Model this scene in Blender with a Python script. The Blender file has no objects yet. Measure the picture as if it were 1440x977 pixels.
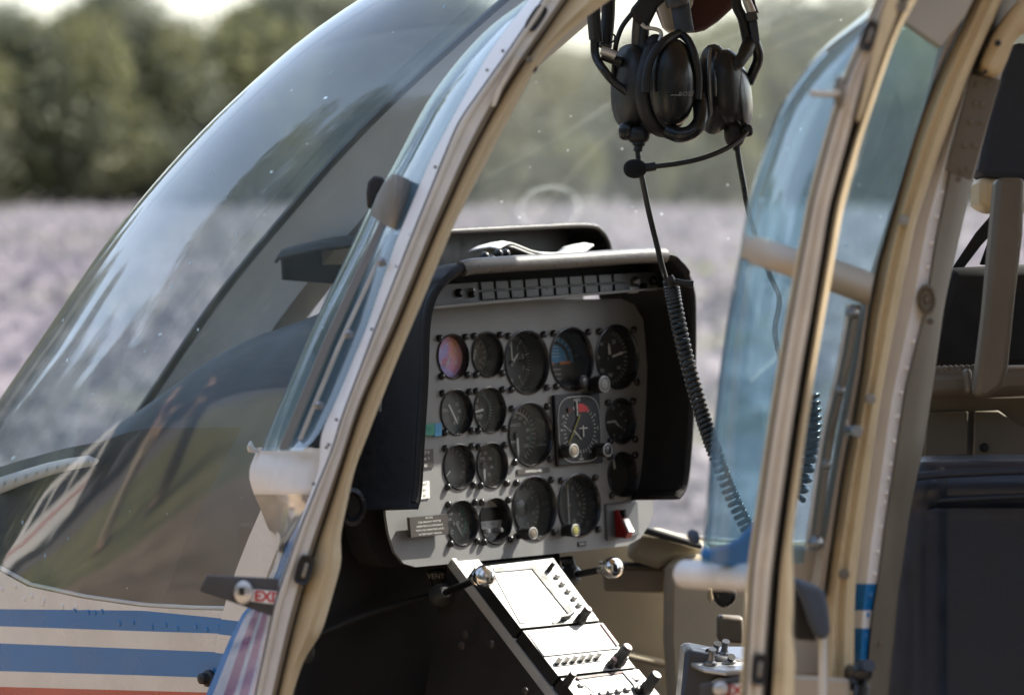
import bpy, bmesh, math, random
import numpy as np
from mathutils import Vector as V, Matrix
random.seed(7); rng = np.random.default_rng(7)
sc = bpy.context.scene; col = sc.collection
# ------------------------------------------------------------------ camera
FPX, CU, CV = 5400.0, 720.0, 488.5
TH = math.radians(43.0); HZ = 248.0
PIT = math.atan((CV - HZ) / FPX)
Fw = V((-math.sin(TH) * math.cos(PIT), math.cos(TH) * math.cos(PIT), -math.sin(PIT)))
Rt = V((math.cos(TH), math.sin(TH), 0)); Up = Rt.cross(Fw)
CAMH = 1.70
T0 = 4.6
CAM = V((0, 0, 0)) - T0 * (Fw + Rt * ((730 - CU) / FPX)); CAM.z = CAMH
cd = bpy.data.cameras.new('camera'); cam = bpy.data.objects.new('camera', cd); col.objects.link(cam)
cam.matrix_world = Matrix(((Rt.x, Up.x, -Fw.x, CAM.x), (Rt.y, Up.y, -Fw.y, CAM.y), (Rt.z, Up.z, -Fw.z, CAM.z), (0, 0, 0, 1)))
cd.sensor_width = 36; cd.lens = FPX / 1440 * 36; cd.clip_end = 3000; cd.clip_start = .1
cd.dof.use_dof = True; cd.dof.focus_distance = 4.25; cd.dof.aperture_fstop = 6.4
sc.camera = cam
# ------------------------------------------------------------------ light
SUN = V((.24, .625, .745)).normalized()
w = bpy.data.worlds.new("World"); sc.world = w; w.use_nodes = True
nt = w.node_tree; bg = nt.nodes['Background']
sky = nt.nodes.new('ShaderNodeTexSky'); sky.sky_type = 'NISHITA'; sky.sun_disc = False
sky.sun_elevation = math.asin(SUN.z); sky.sun_rotation = math.atan2(SUN.x, SUN.y)
sky.air_density = 1.0; sky.dust_density = 2.2; sky.ozone_density = 1.0
hs_ = nt.nodes.new('ShaderNodeHueSaturation'); hs_.inputs['Saturation'].default_value = .78; nt.links.new(sky.outputs[0], hs_.inputs['Color']); nt.links.new(hs_.outputs[0], bg.inputs[0]); bg.inputs[1].default_value = .15
sd = bpy.data.lights.new('sun', 'SUN'); sd.energy = 5.0; sd.angle = math.radians(.5); sd.color = (1, .94, .84)
so = bpy.data.objects.new('sun', sd); col.objects.link(so); so.rotation_euler = SUN.to_track_quat('Z', 'Y').to_euler()
so.location = (5, 10, 12)
sc.view_settings.view_transform = 'Standard'; sc.view_settings.look = 'None'
sc.view_settings.exposure = 1.42; sc.view_settings.gamma = 1
sc.cycles.transparent_max_bounces = 24; sc.cycles.max_bounces = 10; sc.cycles.glossy_bounces = 5
sc.cycles.caustics_reflective = False; sc.cycles.caustics_refractive = False
# ------------------------------------------------------------------ pixel rays
def P(u, v, t): return CAM + (Fw + Rt * ((u - CU) / FPX) - Up * ((v - CV) / FPX)) * float(t)
def onplane(u, v, p0, n):
    d = P(u, v, 1) - CAM
    return CAM + d * ((p0 - CAM).dot(n) / d.dot(n))
def proj(p):
    d = p - CAM; t = d.dot(Fw)
    return CU + FPX * d.dot(Rt) / t, CV - FPX * d.dot(Up) / t, t
def interp(c, x):
    xs = [q[1] for q in c]; ys = [q[0] for q in c]
    if x <= xs[0]: return ys[0] + (ys[1] - ys[0]) * (x - xs[0]) / (xs[1] - xs[0])
    if x >= xs[-1]: return ys[-1] + (ys[-2] - ys[-1]) * (x - xs[-1]) / (xs[-2] - xs[-1])
    return float(np.interp(x, xs, ys))
def smoothed(c, vs, k=3):
    a = np.array([interp(c, v) for v in vs])
    for _ in range(k):
        b = a.copy(); b[1:-1] = .25 * a[:-2] + .5 * a[1:-1] + .25 * a[2:]; a = b
    return a
def catmull(pts, n=8, closed=False):
    pts = [V(p) for p in pts]; out = []; m = len(pts)
    for i in range(m if closed else m - 1):
        if closed: p0, p1, p2, p3 = pts[i - 1], pts[i], pts[(i + 1) % m], pts[(i + 2) % m]
        else:
            p1, p2 = pts[i], pts[i + 1]; p0 = pts[i - 1] if i else p1 * 2 - p2; p3 = pts[i + 2] if i + 2 < m else p2 * 2 - p1
        for k in range(n):
            s = k / n
            out.append(.5 * ((2 * p1) + (p2 - p0) * s + (2 * p0 - 5 * p1 + 4 * p2 - p3) * s * s + (3 * p1 - p0 - 3 * p2 + p3) * s ** 3))
    if not closed: out.append(pts[-1])
    return out
# ------------------------------------------------------------------ materials
def mat(name, c, rough=.5, metal=0, var=.12, scale=30, bump=0., bscale=300, coat=0, spec=.5, rvar=.1, dirt=0., dirtc=(.12, .10, .08)):
    m = bpy.data.materials.new(name); m.use_nodes = True; n = m.node_tree.nodes; l = m.node_tree.links
    b = n['Principled BSDF']; b.inputs['Roughness'].default_value = rough; b.inputs['Metallic'].default_value = metal
    b.inputs['Coat Weight'].default_value = coat; b.inputs['Coat Roughness'].default_value = .06; b.inputs['Specular IOR Level'].default_value = spec
    tc = n.new('ShaderNodeTexCoord')
    nz = n.new('ShaderNodeTexNoise'); nz.inputs['Scale'].default_value = scale; nz.inputs['Detail'].default_value = 6
    l.new(tc.outputs['Object'], nz.inputs['Vector'])
    mr = n.new('ShaderNodeMapRange'); mr.inputs[1].default_value = .3; mr.inputs[2].default_value = .7
    mr.inputs[3].default_value = 1 - var; mr.inputs[4].default_value = 1 + var; l.new(nz.outputs[0], mr.inputs[0])
    mx = n.new('ShaderNodeMix'); mx.data_type = 'RGBA'; mx.blend_type = 'MULTIPLY'; mx.inputs[0].default_value = 1
    mx.inputs[6].default_value = (*c, 1); l.new(mr.outputs[0], mx.inputs[7]); out = mx.outputs[2]
    if dirt:
        n2 = n.new('ShaderNodeTexNoise'); n2.inputs['Scale'].default_value = scale * .6; n2.inputs['Detail'].default_value = 10; n2.inputs['Roughness'].default_value = .75
        l.new(tc.outputs['Object'], n2.inputs['Vector'])
        r2 = n.new('ShaderNodeMapRange'); r2.inputs[1].default_value = .5; r2.inputs[2].default_value = .75; r2.inputs[4].default_value = dirt; l.new(n2.outputs[0], r2.inputs[0])
        m2 = n.new('ShaderNodeMix'); m2.data_type = 'RGBA'; l.new(r2.outputs[0], m2.inputs[0]); l.new(out, m2.inputs[6]); m2.inputs[7].default_value = (*dirtc, 1); out = m2.outputs[2]
    l.new(out, b.inputs['Base Color'])
    r3 = n.new('ShaderNodeMapRange'); r3.inputs[1].default_value = .3; r3.inputs[2].default_value = .7
    r3.inputs[3].default_value = max(0, rough - rvar); r3.inputs[4].default_value = min(1, rough + rvar); l.new(nz.outputs[0], r3.inputs[0]); l.new(r3.outputs[0], b.inputs['Roughness'])
    if bump:
        n3 = n.new('ShaderNodeTexNoise'); n3.inputs['Scale'].default_value = bscale; n3.inputs['Detail'].default_value = 4; l.new(tc.outputs['Object'], n3.inputs['Vector'])
        bp = n.new('ShaderNodeBump'); bp.inputs['Strength'].default_value = bump; bp.inputs['Distance'].default_value = .002
        l.new(n3.outputs[0], bp.inputs['Height']); l.new(bp.outputs[0], b.inputs['Normal'])
    return m
def glass(name, tint=(.86, .9, .9), dust=.06, dustscale=60, spots=.5, rough=.02, gain=1.0, dust_sheen=(.75, .78, .8), power=4.0):
    m = bpy.data.materials.new(name); m.use_nodes = True; n = m.node_tree.nodes; l = m.node_tree.links
    n.remove(n['Principled BSDF']); out = n['Material Output']
    tr = n.new('ShaderNodeBsdfTransparent'); tr.inputs[0].default_value = (*tint, 1)
    gl = n.new('ShaderNodeBsdfGlossy'); gl.inputs['Roughness'].default_value = rough
    lw = n.new('ShaderNodeLayerWeight'); lw.inputs[0].default_value = .5
    p5 = n.new('ShaderNodeMath'); p5.operation = 'POWER'; p5.inputs[1].default_value = power; l.new(lw.outputs['Facing'], p5.inputs[0])
    mu = n.new('ShaderNodeMath'); mu.operation = 'MULTIPLY_ADD'; mu.inputs[1].default_value = .92; mu.inputs[2].default_value = .045 * gain; mu.use_clamp = True; l.new(p5.outputs[0], mu.inputs[0])
    m1 = n.new('ShaderNodeMixShader'); l.new(mu.outputs[0], m1.inputs[0]); l.new(tr.outputs[0], m1.inputs[1]); l.new(gl.outputs[0], m1.inputs[2])
    df = n.new('ShaderNodeBsdfDiffuse'); df.inputs[0].default_value = (*dust_sheen, 1)
    tl = n.new('ShaderNodeBsdfTranslucent'); tl.inputs[0].default_value = (*dust_sheen, 1)
    md = n.new('ShaderNodeMixShader'); md.inputs[0].default_value = .5; l.new(df.outputs[0], md.inputs[1]); l.new(tl.outputs[0], md.inputs[2])
    tc = n.new('ShaderNodeTexCoord'); nz = n.new('ShaderNodeTexNoise'); nz.inputs['Scale'].default_value = 5; nz.inputs['Detail'].default_value = 8; nz.inputs['Roughness'].default_value = .65
    l.new(tc.outputs['Object'], nz.inputs['Vector'])
    r = n.new('ShaderNodeMapRange'); r.inputs[1].default_value = .3; r.inputs[2].default_value = .75; r.inputs[3].default_value = dust * .4; r.inputs[4].default_value = dust * 1.8; l.new(nz.outputs[0], r.inputs[0])
    vo = n.new('ShaderNodeTexVoronoi'); vo.inputs['Scale'].default_value = dustscale; vo.inputs['Randomness'].default_value = 1; l.new(tc.outputs['Object'], vo.inputs['Vector'])
    sz = n.new('ShaderNodeMath'); sz.operation = 'MULTIPLY'; l.new(vo.outputs['Color'], sz.inputs[0]); sz.inputs[1].default_value = .25
    lt = n.new('ShaderNodeMath'); lt.operation = 'LESS_THAN'; l.new(vo.outputs['Distance'], lt.inputs[0])
    pw = n.new('ShaderNodeMath'); pw.operation = 'POWER'; l.new(sz.outputs[0], pw.inputs[0]); pw.inputs[1].default_value = 1.6; l.new(pw.outputs[0], lt.inputs[1])
    ms = n.new('ShaderNodeMath'); ms.operation = 'MULTIPLY'; l.new(lt.outputs[0], ms.inputs[0]); ms.inputs[1].default_value = spots
    ad = n.new('ShaderNodeMath'); ad.operation = 'ADD'; ad.use_clamp = True; l.new(r.outputs[0], ad.inputs[0]); l.new(ms.outputs[0], ad.inputs[1])
    m2 = n.new('ShaderNodeMixShader'); l.new(ad.outputs[0], m2.inputs[0]); l.new(m1.outputs[0], m2.inputs[1]); l.new(md.outputs[0], m2.inputs[2])
    l.new(m2.outputs[0], out.inputs[0])
    return m
M = {}
def dm(k, *a, **kw): M[k] = mat(k, *a, **kw)
dm('white_paint', (.72, .69, .65), .3, coat=.4, var=.05, scale=12, dirt=.4, dirtc=(.40, .36, .30))
dm('white_shell', (.80, .77, .745), .42, var=.05, scale=15, dirt=.3, dirtc=(.42, .38, .33))
dm('blue_paint', (.014, .165, .43), .3, coat=.12, var=.08, scale=14, dirt=.12)
dm('red_paint', (.42, .035, .03), .25, coat=.7, var=.08, scale=14)
dm('purple_paint', (.22, .06, .20), .25, coat=.6, var=.1, scale=14)
dm('lilac_paint', (.42, .47, .58), .25, coat=.6, var=.1, scale=14)
dm('pink_paint', (.6, .40, .38), .25, coat=.6, var=.1, scale=14)
dm('chrome', (.82, .78, .74), .12, 1, var=.05)
dm('cream_trim', (.64, .50, .30), .42, var=.08, scale=10, bump=.06, dirt=.5, dirtc=(.24, .175, .10))
dm('cream_wall', (.56, .48, .35), .55, var=.06, scale=8, bump=.08, dirt=.25, dirtc=(.25, .21, .15))
dm('tan_trim', (.43, .355, .27), .5, var=.08, scale=10, dirt=.3, dirtc=(.15, .12, .09))
dm('channel_metal', (.70, .665, .62), .45, .0, var=.1, scale=22, dirt=.4, dirtc=(.2, .17, .13))
dm('bead_beige', (.64, .58, .50), .42, 0, var=.08, scale=22, dirt=.3, dirtc=(.24, .19, .13))
dm('side_brown', (.30, .26, .21), .5, 0, var=.1, scale=22)
dm('polished_white', (.60, .56, .52), .12, .5, var=.06, scale=9)
dm('warm_metal', (.68, .59, .47), .42, .0, var=.1, scale=22, dirt=.4, dirtc=(.24, .18, .12))
dm('bar_taupe', (.17, .155, .135), .4, var=.06)
dm('khaki_metal', (.155, .13, .097), .5, .2, var=.12, scale=14, dirt=.4, dirtc=(.1, .08, .06))
dm('seal', (.018, .016, .016), .6, var=.2)
dm('black_plastic', (.012, .012, .013), .48, var=.25, scale=60, bump=.1)
dm('black_gloss', (.012, .012, .014), .3, var=.2, coat=.1)
dm('hood_leather', (.018, .017, .017), .55, spec=.3, var=.3, scale=120, bump=.3, bscale=700)
dm('hood_rim_lit', (.075, .070, .068), .36, var=.25, scale=150, bump=.35, bscale=900)  # hood leather lightened, sunlit look of the rim put into its colour
dm('dark_trim', (.022, .020, .019), .7, var=.3, scale=12, bump=.15, dirt=.3, dirtc=(.05, .042, .035))
dm('deck_grey', (.03, .031, .034), .6, var=.2, scale=12, bump=.1)
dm('post_grey', (.52, .52, .51), .6, var=.1, scale=12)
dm('panel_grey', (.215, .215, .212), .5, var=.06, scale=25, dirt=.3, dirtc=(.26, .25, .23), bump=.04)
dm('si_black', (.007, .007, .008), .5)
dm('ring_grey', (.30, .30, .29), .4)
dm('strip_grey', (.10, .105, .11), .45, var=.1)
dm('cell_grey', (.055, .058, .062), .35, var=.15)
dm('dial_black', (.032, .033, .033), .5, var=.2)
dm('dial_olive', (.20, .17, .12), .5, var=.3, scale=80)
dm('dial_grey', (.085, .088, .092), .4, var=.3, scale=70)
dm('print_white', (.84, .84, .80), .6, var=.05)
dm('print_dim', (.72, .72, .67), .6, var=.05)
dm('print_green', (.05, .25, .18), .6)
dm('print_yellow', (.22, .21, .05), .6)
dm('print_red', (.55, .03, .03), .5)
dm('print_orange', (.5, .17, .04), .5)
dm('horizon_sky', (.06, .27, .50), .5)
dm('horizon_earth', (.05, .035, .025), .5)
dm('lcd_dark', (.012, .012, .010), .25)
dm('placard_brown', (.055, .045, .04), .5)
dm('radio_face', (.45, .44, .42), .42, var=.06)
dm('radio_screen', (.50, .50, .49), .3, var=.03)
dm('red_guard', (.25, .012, .012), .35)
dm('steel', (.26, .26, .26), .38, .8, var=.1)
dm('aluminium', (.62, .60, .58), .35, .6, var=.08)
dm('leather_navy', (.010, .016, .032), .40, spec=.5, var=.2, scale=25, bump=.15, bscale=300)
dm('fabric_navy', (.030, .037, .055), .75, var=.2, scale=40, bump=.3, bscale=500)
dm('grey_blue', (.05, .062, .085), .65, var=.15, bump=.2)
dm('plate_grey', (.075, .072, .078), .4, .2, var=.12)
dm('maroon', (.07, .022, .018), .6, var=.2)
dm('belt', (.01, .01, .011), .8)
dm('rubber', (.013, .013, .015), .5, bump=.1)
dm('cable', (.02, .027, .03), .3, var=.2)
dm('foam', (.008, .008, .009), .95, bump=.6, bscale=1500)
dm('paper', (.78, .78, .77), .7)
dm('bark', (.10, .075, .05), .9, var=.3, bump=.5, bscale=20)
M['windscreen'] = glass('windscreen', (.84, .89, .91), .062, 30, .9, .042, gain=1.2, dust_sheen=(.52, .70, .84), power=2.5)  # real dust, coloured blue to carry painted sky sheen as well
M['windscreen_far'] = glass('windscreen_far', (.87, .89, .88), .058, 55, .6, .06, gain=.3, dust_sheen=(.70, .75, .74))
M['bubble'] = glass('bubble', (.62, .83, .94), .12, 45, .5, .03, gain=2.6, dust_sheen=(.42, .68, .90))  # blue tint and blue dust stand in for the sky's reflection
M['dial_glass'] = glass('dial_glass', (.95, .95, .95), .04, 400, .2, .05, gain=.7)
# ------------------------------------------------------------------ mesh builder
class MB:
    def __init__(s): s.v = []; s.f = []; s.m = []
    def add(s, vs, fs, m=0):
        o = len(s.v); s.v += [tuple(p) for p in vs]; s.f += [tuple(i + o for i in f) for f in fs]
        s.m += (m if isinstance(m, list) else [m] * len(fs)); return s
    def grid(s, rows, m=0, cu=False, cv=False, colm=None, rowm=None):
        R, C = len(rows), len(rows[0]); vs = [p for r in rows for p in r]; fs = []; ms = []
        for i in range(R if cv else R - 1):
            for j in range(C if cu else C - 1):
                a, b = i * C + j, i * C + (j + 1) % C; i2 = (i + 1) % R
                fs.append((a, b, i2 * C + (j + 1) % C, i2 * C + j)); ms.append(colm[j] if colm else rowm[i] if rowm else m)
        return s.add(vs, fs, ms)
    def tube(s, pts, r, n=10, m=0, cap=True, sq=1.0):
        pts = [V(p) for p in pts]; rows = []; N = len(pts); prev = None
        for i, p in enumerate(pts):
            d = (pts[min(i + 1, N - 1)] - pts[max(i - 1, 0)]).normalized()
            if prev is None:
                prev = d.orthogonal().normalized()
            a = (prev - d * prev.dot(d)).normalized(); prev = a; b = d.cross(a); rr = r[i] if isinstance(r, (list, tuple, np.ndarray)) else r
            rows.append([p + (a * math.cos(2 * math.pi * k / n) + b * sq * math.sin(2 * math.pi * k / n)) * rr for k in range(n)])
        s.grid(rows, m, cu=True)
        if cap:
            o = len(s.v) - N * n
            s.f.append(tuple(o + k for k in range(n))[::-1]); s.f.append(tuple(o + (N - 1) * n + k for k in range(n))); s.m += [m, m]
        return s
    def prism(s, pts, vec, m=0, sidem=None):
        n = len(pts); vs = list(pts) + [V(p) + vec for p in pts]
        fs = [tuple(range(n)), tuple(range(2 * n - 1, n - 1, -1))] + [(i, (i + 1) % n, (i + 1) % n + n, i + n) for i in range(n)]
        return s.add(vs, fs, [m, m] + [m if sidem is None else sidem] * n)
    def box(s, c, ax, ay, az, h, m=0):
        c = V(c); vs = [c + ax * (h[0] * i) + ay * (h[1] * j) + az * (h[2] * k) for k in (-1, 1) for j in (-1, 1) for i in (-1, 1)]
        return s.add(vs, [(0, 2, 3, 1), (4, 5, 7, 6), (0, 1, 5, 4), (2, 6, 7, 3), (0, 4, 6, 2), (1, 3, 7, 5)], m)
    def lathe(s, o, ax, ay, az, prof, n=24, m=0, ms=None, cap=True, sx=1, sy=1):
        o = V(o); rows = [[o + (ax * sx * math.cos(2 * math.pi * k / n) + ay * sy * math.sin(2 * math.pi * k / n)) * r + az * h for k in range(n)] for r, h in prof]
        s.grid(rows, m, cu=True, rowm=ms)
        if cap:
            b = len(s.v) - len(rows) * n
            s.f.append(tuple(b + k for k in range(n))[::-1]); s.f.append(tuple(b + (len(rows) - 1) * n + k for k in range(n)))
            s.m += [ms[0] if ms else m, ms[-1] if ms else m]
        return s
    def ell(s, c, ax, ay, az, r, m=0, nu=24, nv=14, p=1.0):
        c = V(c); f = lambda x: math.copysign(abs(x) ** p, x); rows = []
        for i in range(nv + 1):
            th = math.pi * i / nv - math.pi / 2
            rows.append([c + ax * (r[0] * f(math.cos(th)) * f(math.cos(2 * math.pi * k / nu))) + ay * (r[1] * f(math.cos(th)) * f(math.sin(2 * math.pi * k / nu))) + az * (r[2] * f(math.sin(th))) for k in range(nu)])
        return s.grid(rows, m, cu=True)
    def obj(s, name, mats, parent=None, smooth=35, bevel=0, seg=2, solid=0, recalc=True, label=None, mw=None, kind=None):
        me = bpy.data.meshes.new(name); me.from_pydata(s.v, [], s.f)
        mats = mats if isinstance(mats, (list, tuple)) else [mats]
        for x in mats: me.materials.append(M[x] if isinstance(x, str) else x)
        me.polygons.foreach_set('material_index', s.m)
        bm = bmesh.new(); bm.from_mesh(me); bmesh.ops.remove_doubles(bm, verts=bm.verts, dist=1e-6)
        if recalc: bmesh.ops.recalc_face_normals(bm, faces=bm.faces)
        bm.to_mesh(me); bm.free()
        if smooth:
            me.polygons.foreach_set('use_smooth', [True] * len(me.polygons)); me.set_sharp_from_angle(angle=math.radians(smooth))
        o = bpy.data.objects.new(name, me); col.objects.link(o)
        if parent: o.parent = parent
        if mw: o.matrix_basis = mw
        if solid:
            md = o.modifiers.new('solid', 'SOLIDIFY'); md.thickness = solid; md.offset = 0
        if bevel:
            md = o.modifiers.new('bevel', 'BEVEL'); md.width = bevel; md.segments = seg; md.limit_method = 'ANGLE'; md.angle_limit = math.radians(40); md.harden_normals = False
        if label: o['label'] = label
        if kind: o['kind'] = kind
        return o
_tx = {}
def glyphs(st, bold=0):
    if (st, bold) not in _tx:
        c = bpy.data.curves.new('text', 'FONT'); c.body = st; c.align_x = 'CENTER'; c.align_y = 'CENTER'; c.size = 1; c.resolution_u = 2; c.offset = bold
        o = bpy.data.objects.new('text', c); col.objects.link(o); bpy.context.view_layer.update()
        me = bpy.data.meshes.new_from_object(o.evaluated_get(bpy.context.evaluated_depsgraph_get()))
        _tx[(st, bold)] = ([V(v.co) for v in me.vertices], [tuple(p.vertices) for p in me.polygons])
        bpy.data.objects.remove(o); bpy.data.curves.remove(c); bpy.data.meshes.remove(me)
    return _tx[(st, bold)]
def text(mb, st, o, ax, ay, h, m=0, sx=1.0, shear=0., bold=0):
    vs, fs = glyphs(st, bold); mb.add([V(o) + ax * ((p.x + p.y * shear) * h * sx) + ay * (p.y * h) for p in vs], fs, m)
def empty(name, loc, label, cat, group=None):
    o = bpy.data.objects.new(name, None); col.objects.link(o); o.location = loc; o.empty_display_size = .2
    o['label'] = label; o['category'] = cat
    if group: o['group'] = group
    return o
def mat4(o, ax, ay, az):
    return Matrix(((ax.x, ay.x, az.x, o.x), (ax.y, ay.y, az.y, o.y), (ax.z, ay.z, az.z, o.z), (0, 0, 0, 1)))
def inst(src, name, parent, mw, label=None):
    o = bpy.data.objects.new(name, src.data); col.objects.link(o); o.parent = parent; o.matrix_basis = mw
    for md in src.modifiers:
        if md.type == 'BEVEL':
            q = o.modifiers.new('bevel', 'BEVEL'); q.width = md.width; q.segments = md.segments; q.limit_method = 'ANGLE'
    if label: o['label'] = label
    return o
def poly(name, pts, t, th, m, parent, bevel=.003, smooth=35, rnd=0, label=None, back=None):
    """a slab: outline at its own distance t, thickness th in metres away from the viewer"""
    if rnd: pts = [tuple(p[:2]) for p in catmull([(a, b, 0) for a, b in pts], rnd, True)]
    q = [P(a[0], a[1], a[2] if len(a) > 2 else t) for a in pts]
    return MB().prism(q, Fw * th).obj(name, m, parent, smooth, bevel, label=label)
def pxtube(name, pts, r, m, parent=None, n=10, sub=6, label=None):
    q = catmull([P(*a) for a in pts], sub)
    return MB().tube(q, r, n).obj(name, m, parent, 60, label=label)
HELI = empty('helicopter', (0, 0, 0), 'white helicopter with blue and red nose stripes and both port side doors swung open', 'helicopter')
H = HELI
# ------------------------------------------------------------------ hull
X, Y, Z = V((1, 0, 0)), V((0, 1, 0)), V((0, 0, 1))
SIL = [(505, 0), (452, 31), (383, 90), (313, 153), (243, 226), (195, 282), (157, 330), (115, 390), (63, 470), (0, 560), (-62, 660), (-118, 770), (-160, 880), (-185, 990)]
CEN = [(720, 0), (685, 30), (574, 129), (487, 216), (400, 317), (330, 400), (278, 473), (223, 557), (190, 602), (150, 668), (112, 740), (84, 810), (66, 890), (56, 990)]
APIL = [(770, 0), (690, 110), (618, 220), (556, 330), (505, 430), (455, 540), (405, 650), (364, 731), (334, 808), (314, 870), (298, 990)]
def hb(z): return float(np.interp(z, [.6, .9, 1.2, 1.5, 1.8, 2.0, 2.15], [.40, .48, .52, .525, .49, .45, .41]))
ZS = np.linspace(.62, 2.12, 61); HP = []
for z in ZS:
    b = hb(z)
    def solve(curve, y):
        lo, hi = -1.6, 1.2
        for _ in range(50):
            x = (lo + hi) / 2; u, v, t = proj(V((x, y, z)))
            if u < interp(curve, v): lo = x
            else: hi = x
        return x
    xc = solve(CEN, 0.); xa = solve(APIL, -b)
    def minu(p):
        e = 2 / p; best = (1e9, 0)
        for k in range(1, 24):
            ph = math.pi / 2 * k / 24
            u, v, t = proj(V((xa - (xa - xc) * math.cos(ph) ** e, -b * math.sin(ph) ** e, z)))
            if u < best[0]: best = (u, v)
        return best
    lo, hi = 1.7, 4.5
    for _ in range(30):
        p = (lo + hi) / 2; u, v = minu(p)
        if u > interp(SIL, v): lo = p
        else: hi = p
    HP.append((xc, xa, b, p))
HP = np.array(HP)
for k in range(4):
    for _ in range(2):
        a = HP[:, k].copy(); a[1:-1] = .25 * HP[:-2, k] + .5 * HP[1:-1, k] + .25 * HP[2:, k]; HP[:, k] = a
lowz = ZS < 1.12     # nose tucks under, out of frame
for i, z in enumerate(ZS):
    if z < 1.12:
        q = (1.12 - z) / .5; HP[i, 0] = np.interp(1.12, ZS, HP[:, 0]) + .55 * q * q; HP[i, 1] = np.interp(1.12, ZS, HP[:, 1]); HP[i, 3] = np.interp(1.12, ZS, HP[:, 3])
def hull(z, ph, side=-1, inset=0.):
    xc, xa, b, p = [np.interp(z, ZS, HP[:, k]) for k in range(4)]; e = 2 / p
    c, s_ = max(math.cos(ph), 0), max(math.sin(ph), 0)
    return V((xa - (xa - xc - inset) * c ** e, side * (b - inset) * s_ ** e, z))
NP = 72
PH = [math.pi / 2 * (k / 71) ** 1.6 / ((k / 71) ** 1.6 + (1 - k / 71) ** 1.6) for k in range(NP)]
WBOT = [(-190, 700), (-60, 775), (0, 803), (38, 824), (116, 841), (200, 853), (270, 857), (316, 858), (420, 862)]
def edge_z(ph, vfun, off=0):
    lo, hi = .64, 1.9
    for _ in range(40):
        z = (lo + hi) / 2; u, v, t = proj(hull(z, ph))
        if v > vfun(u) + off: lo = z
        else: hi = z
    return z
def fc(c): return lambda u: float(np.interp(u, [q[0] for q in c], [q[1] for q in c]))
KF = next(i for i, p_ in enumerate(PH) if p_ > .46)
def front(r):      # beyond the silhouette the edge runs on to the centre line at its own slope
    sl = (r[KF] - r[KF + 4]) / (PH[KF + 4] - PH[KF])
    for i in range(KF): r[i] = r[KF] + sl * .8 * (PH[KF] - PH[i])
    return r
ZB = front([edge_z(ph, fc(WBOT)) for ph in PH])
ZT = 2.10
def screen_rows(side, inset=0., n=44):
    return [[hull(zb + (ZT - zb) * i / (n - 1), ph, side, inset) for ph, zb in zip(PH, ZB)] for i in range(n)]
MB().grid(screen_rows(-1)).obj('windscreen', 'windscreen', H, 60, label='near curved windscreen pane with sky and tree reflections')
MB().grid(screen_rows(1)).obj('windscreen', 'windscreen_far', H, 60, label='far dusty windscreen pane behind the instrument panel')
for side in (-1, 1):
    MB().tube([hull(zb + .002, ph, side, .004) for ph, zb in zip(PH, ZB)], .0025, 8).obj('windscreen_seal', 'white_shell', H, 60)
# old suction-cup ring smudged on the far pane
best = min(((proj(hull(z_, p_, 1)), z_, p_) for z_ in np.linspace(1.4, 2.0, 80) for p_ in np.linspace(.1, 1.5, 90)), key=lambda q_: (q_[0][0] - 772) ** 2 + (q_[0][1] - 291) ** 2)
rp = hull(best[1], best[2], 1); m_ = M['windscreen_far'].node_tree; n2 = m_.nodes; l2 = m_.links; add_ = [x for x in n2 if x.type == 'MATH' and x.operation == 'ADD'][0]
tc_ = [x for x in n2 if x.type == 'TEX_COORD'][0]; vd = n2.new('ShaderNodeVectorMath'); vd.operation = 'DISTANCE'; l2.new(tc_.outputs['Object'], vd.inputs[0]); vd.inputs[1].default_value = rp
rampn = n2.new('ShaderNodeValToRGB'); e_ = rampn.color_ramp.elements; e_[0].position = .030; e_[0].color = (0, 0, 0, 1); e_[1].position = .045; e_[1].color = (0, 0, 0, 1)
for p_, c_ in ((.0345, .2), (.0365, .85), (.0385, .25), (.041, .45)): q_ = e_.new(p_); q_.color = (c_, c_, c_, 1)
l2.new(vd.outputs['Value'], rampn.inputs[0]); nz_ = [x for x in n2 if x.type == 'TEX_NOISE'][0]; nz2 = n2.new('ShaderNodeTexNoise'); nz2.inputs['Scale'].default_value = 45; l2.new(tc_.outputs['Object'], nz2.inputs['Vector'])
mm_ = n2.new('ShaderNodeMath'); mm_.operation = 'MULTIPLY'; l2.new(rampn.outputs[0], mm_.inputs[0]); l2.new(nz2.outputs[0], mm_.inputs[1]); m4_ = n2.new('ShaderNodeMath'); m4_.operation = 'MULTIPLY'; l2.new(mm_.outputs[0], m4_.inputs[0]); m4_.inputs[1].default_value = .55
a2_ = n2.new('ShaderNodeMath'); a2_.operation = 'ADD'; a2_.use_clamp = True; tgt = add_.outputs[0].links[0].to_socket; l2.new(add_.outputs[0], a2_.inputs[0]); l2.new(m4_.outputs[0], a2_.inputs[1]); l2.new(a2_.outputs[0], tgt)
zz = [1.2 + (2.10 - 1.2) * i / 40 for i in range(41)]
rows = []
for z in zz:
    x0 = hull(z, 0).x + .006
    rows.append([V((x0, -.028, z)), V((x0 + .012, -.034, z)), V((x0 + .022, -.03, z)), V((x0 + .145, -.024, z)), V((x0 + .145, .024, z)), V((x0 + .022, .03, z)), V((x0 + .012, .034, z)), V((x0, .028, z))])
MB().grid(rows, cu=True, colm=[1, 1, 0, 0, 0, 1, 1, 1]).obj('centre_post', ['post_grey', 'seal'], H, 30)
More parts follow.
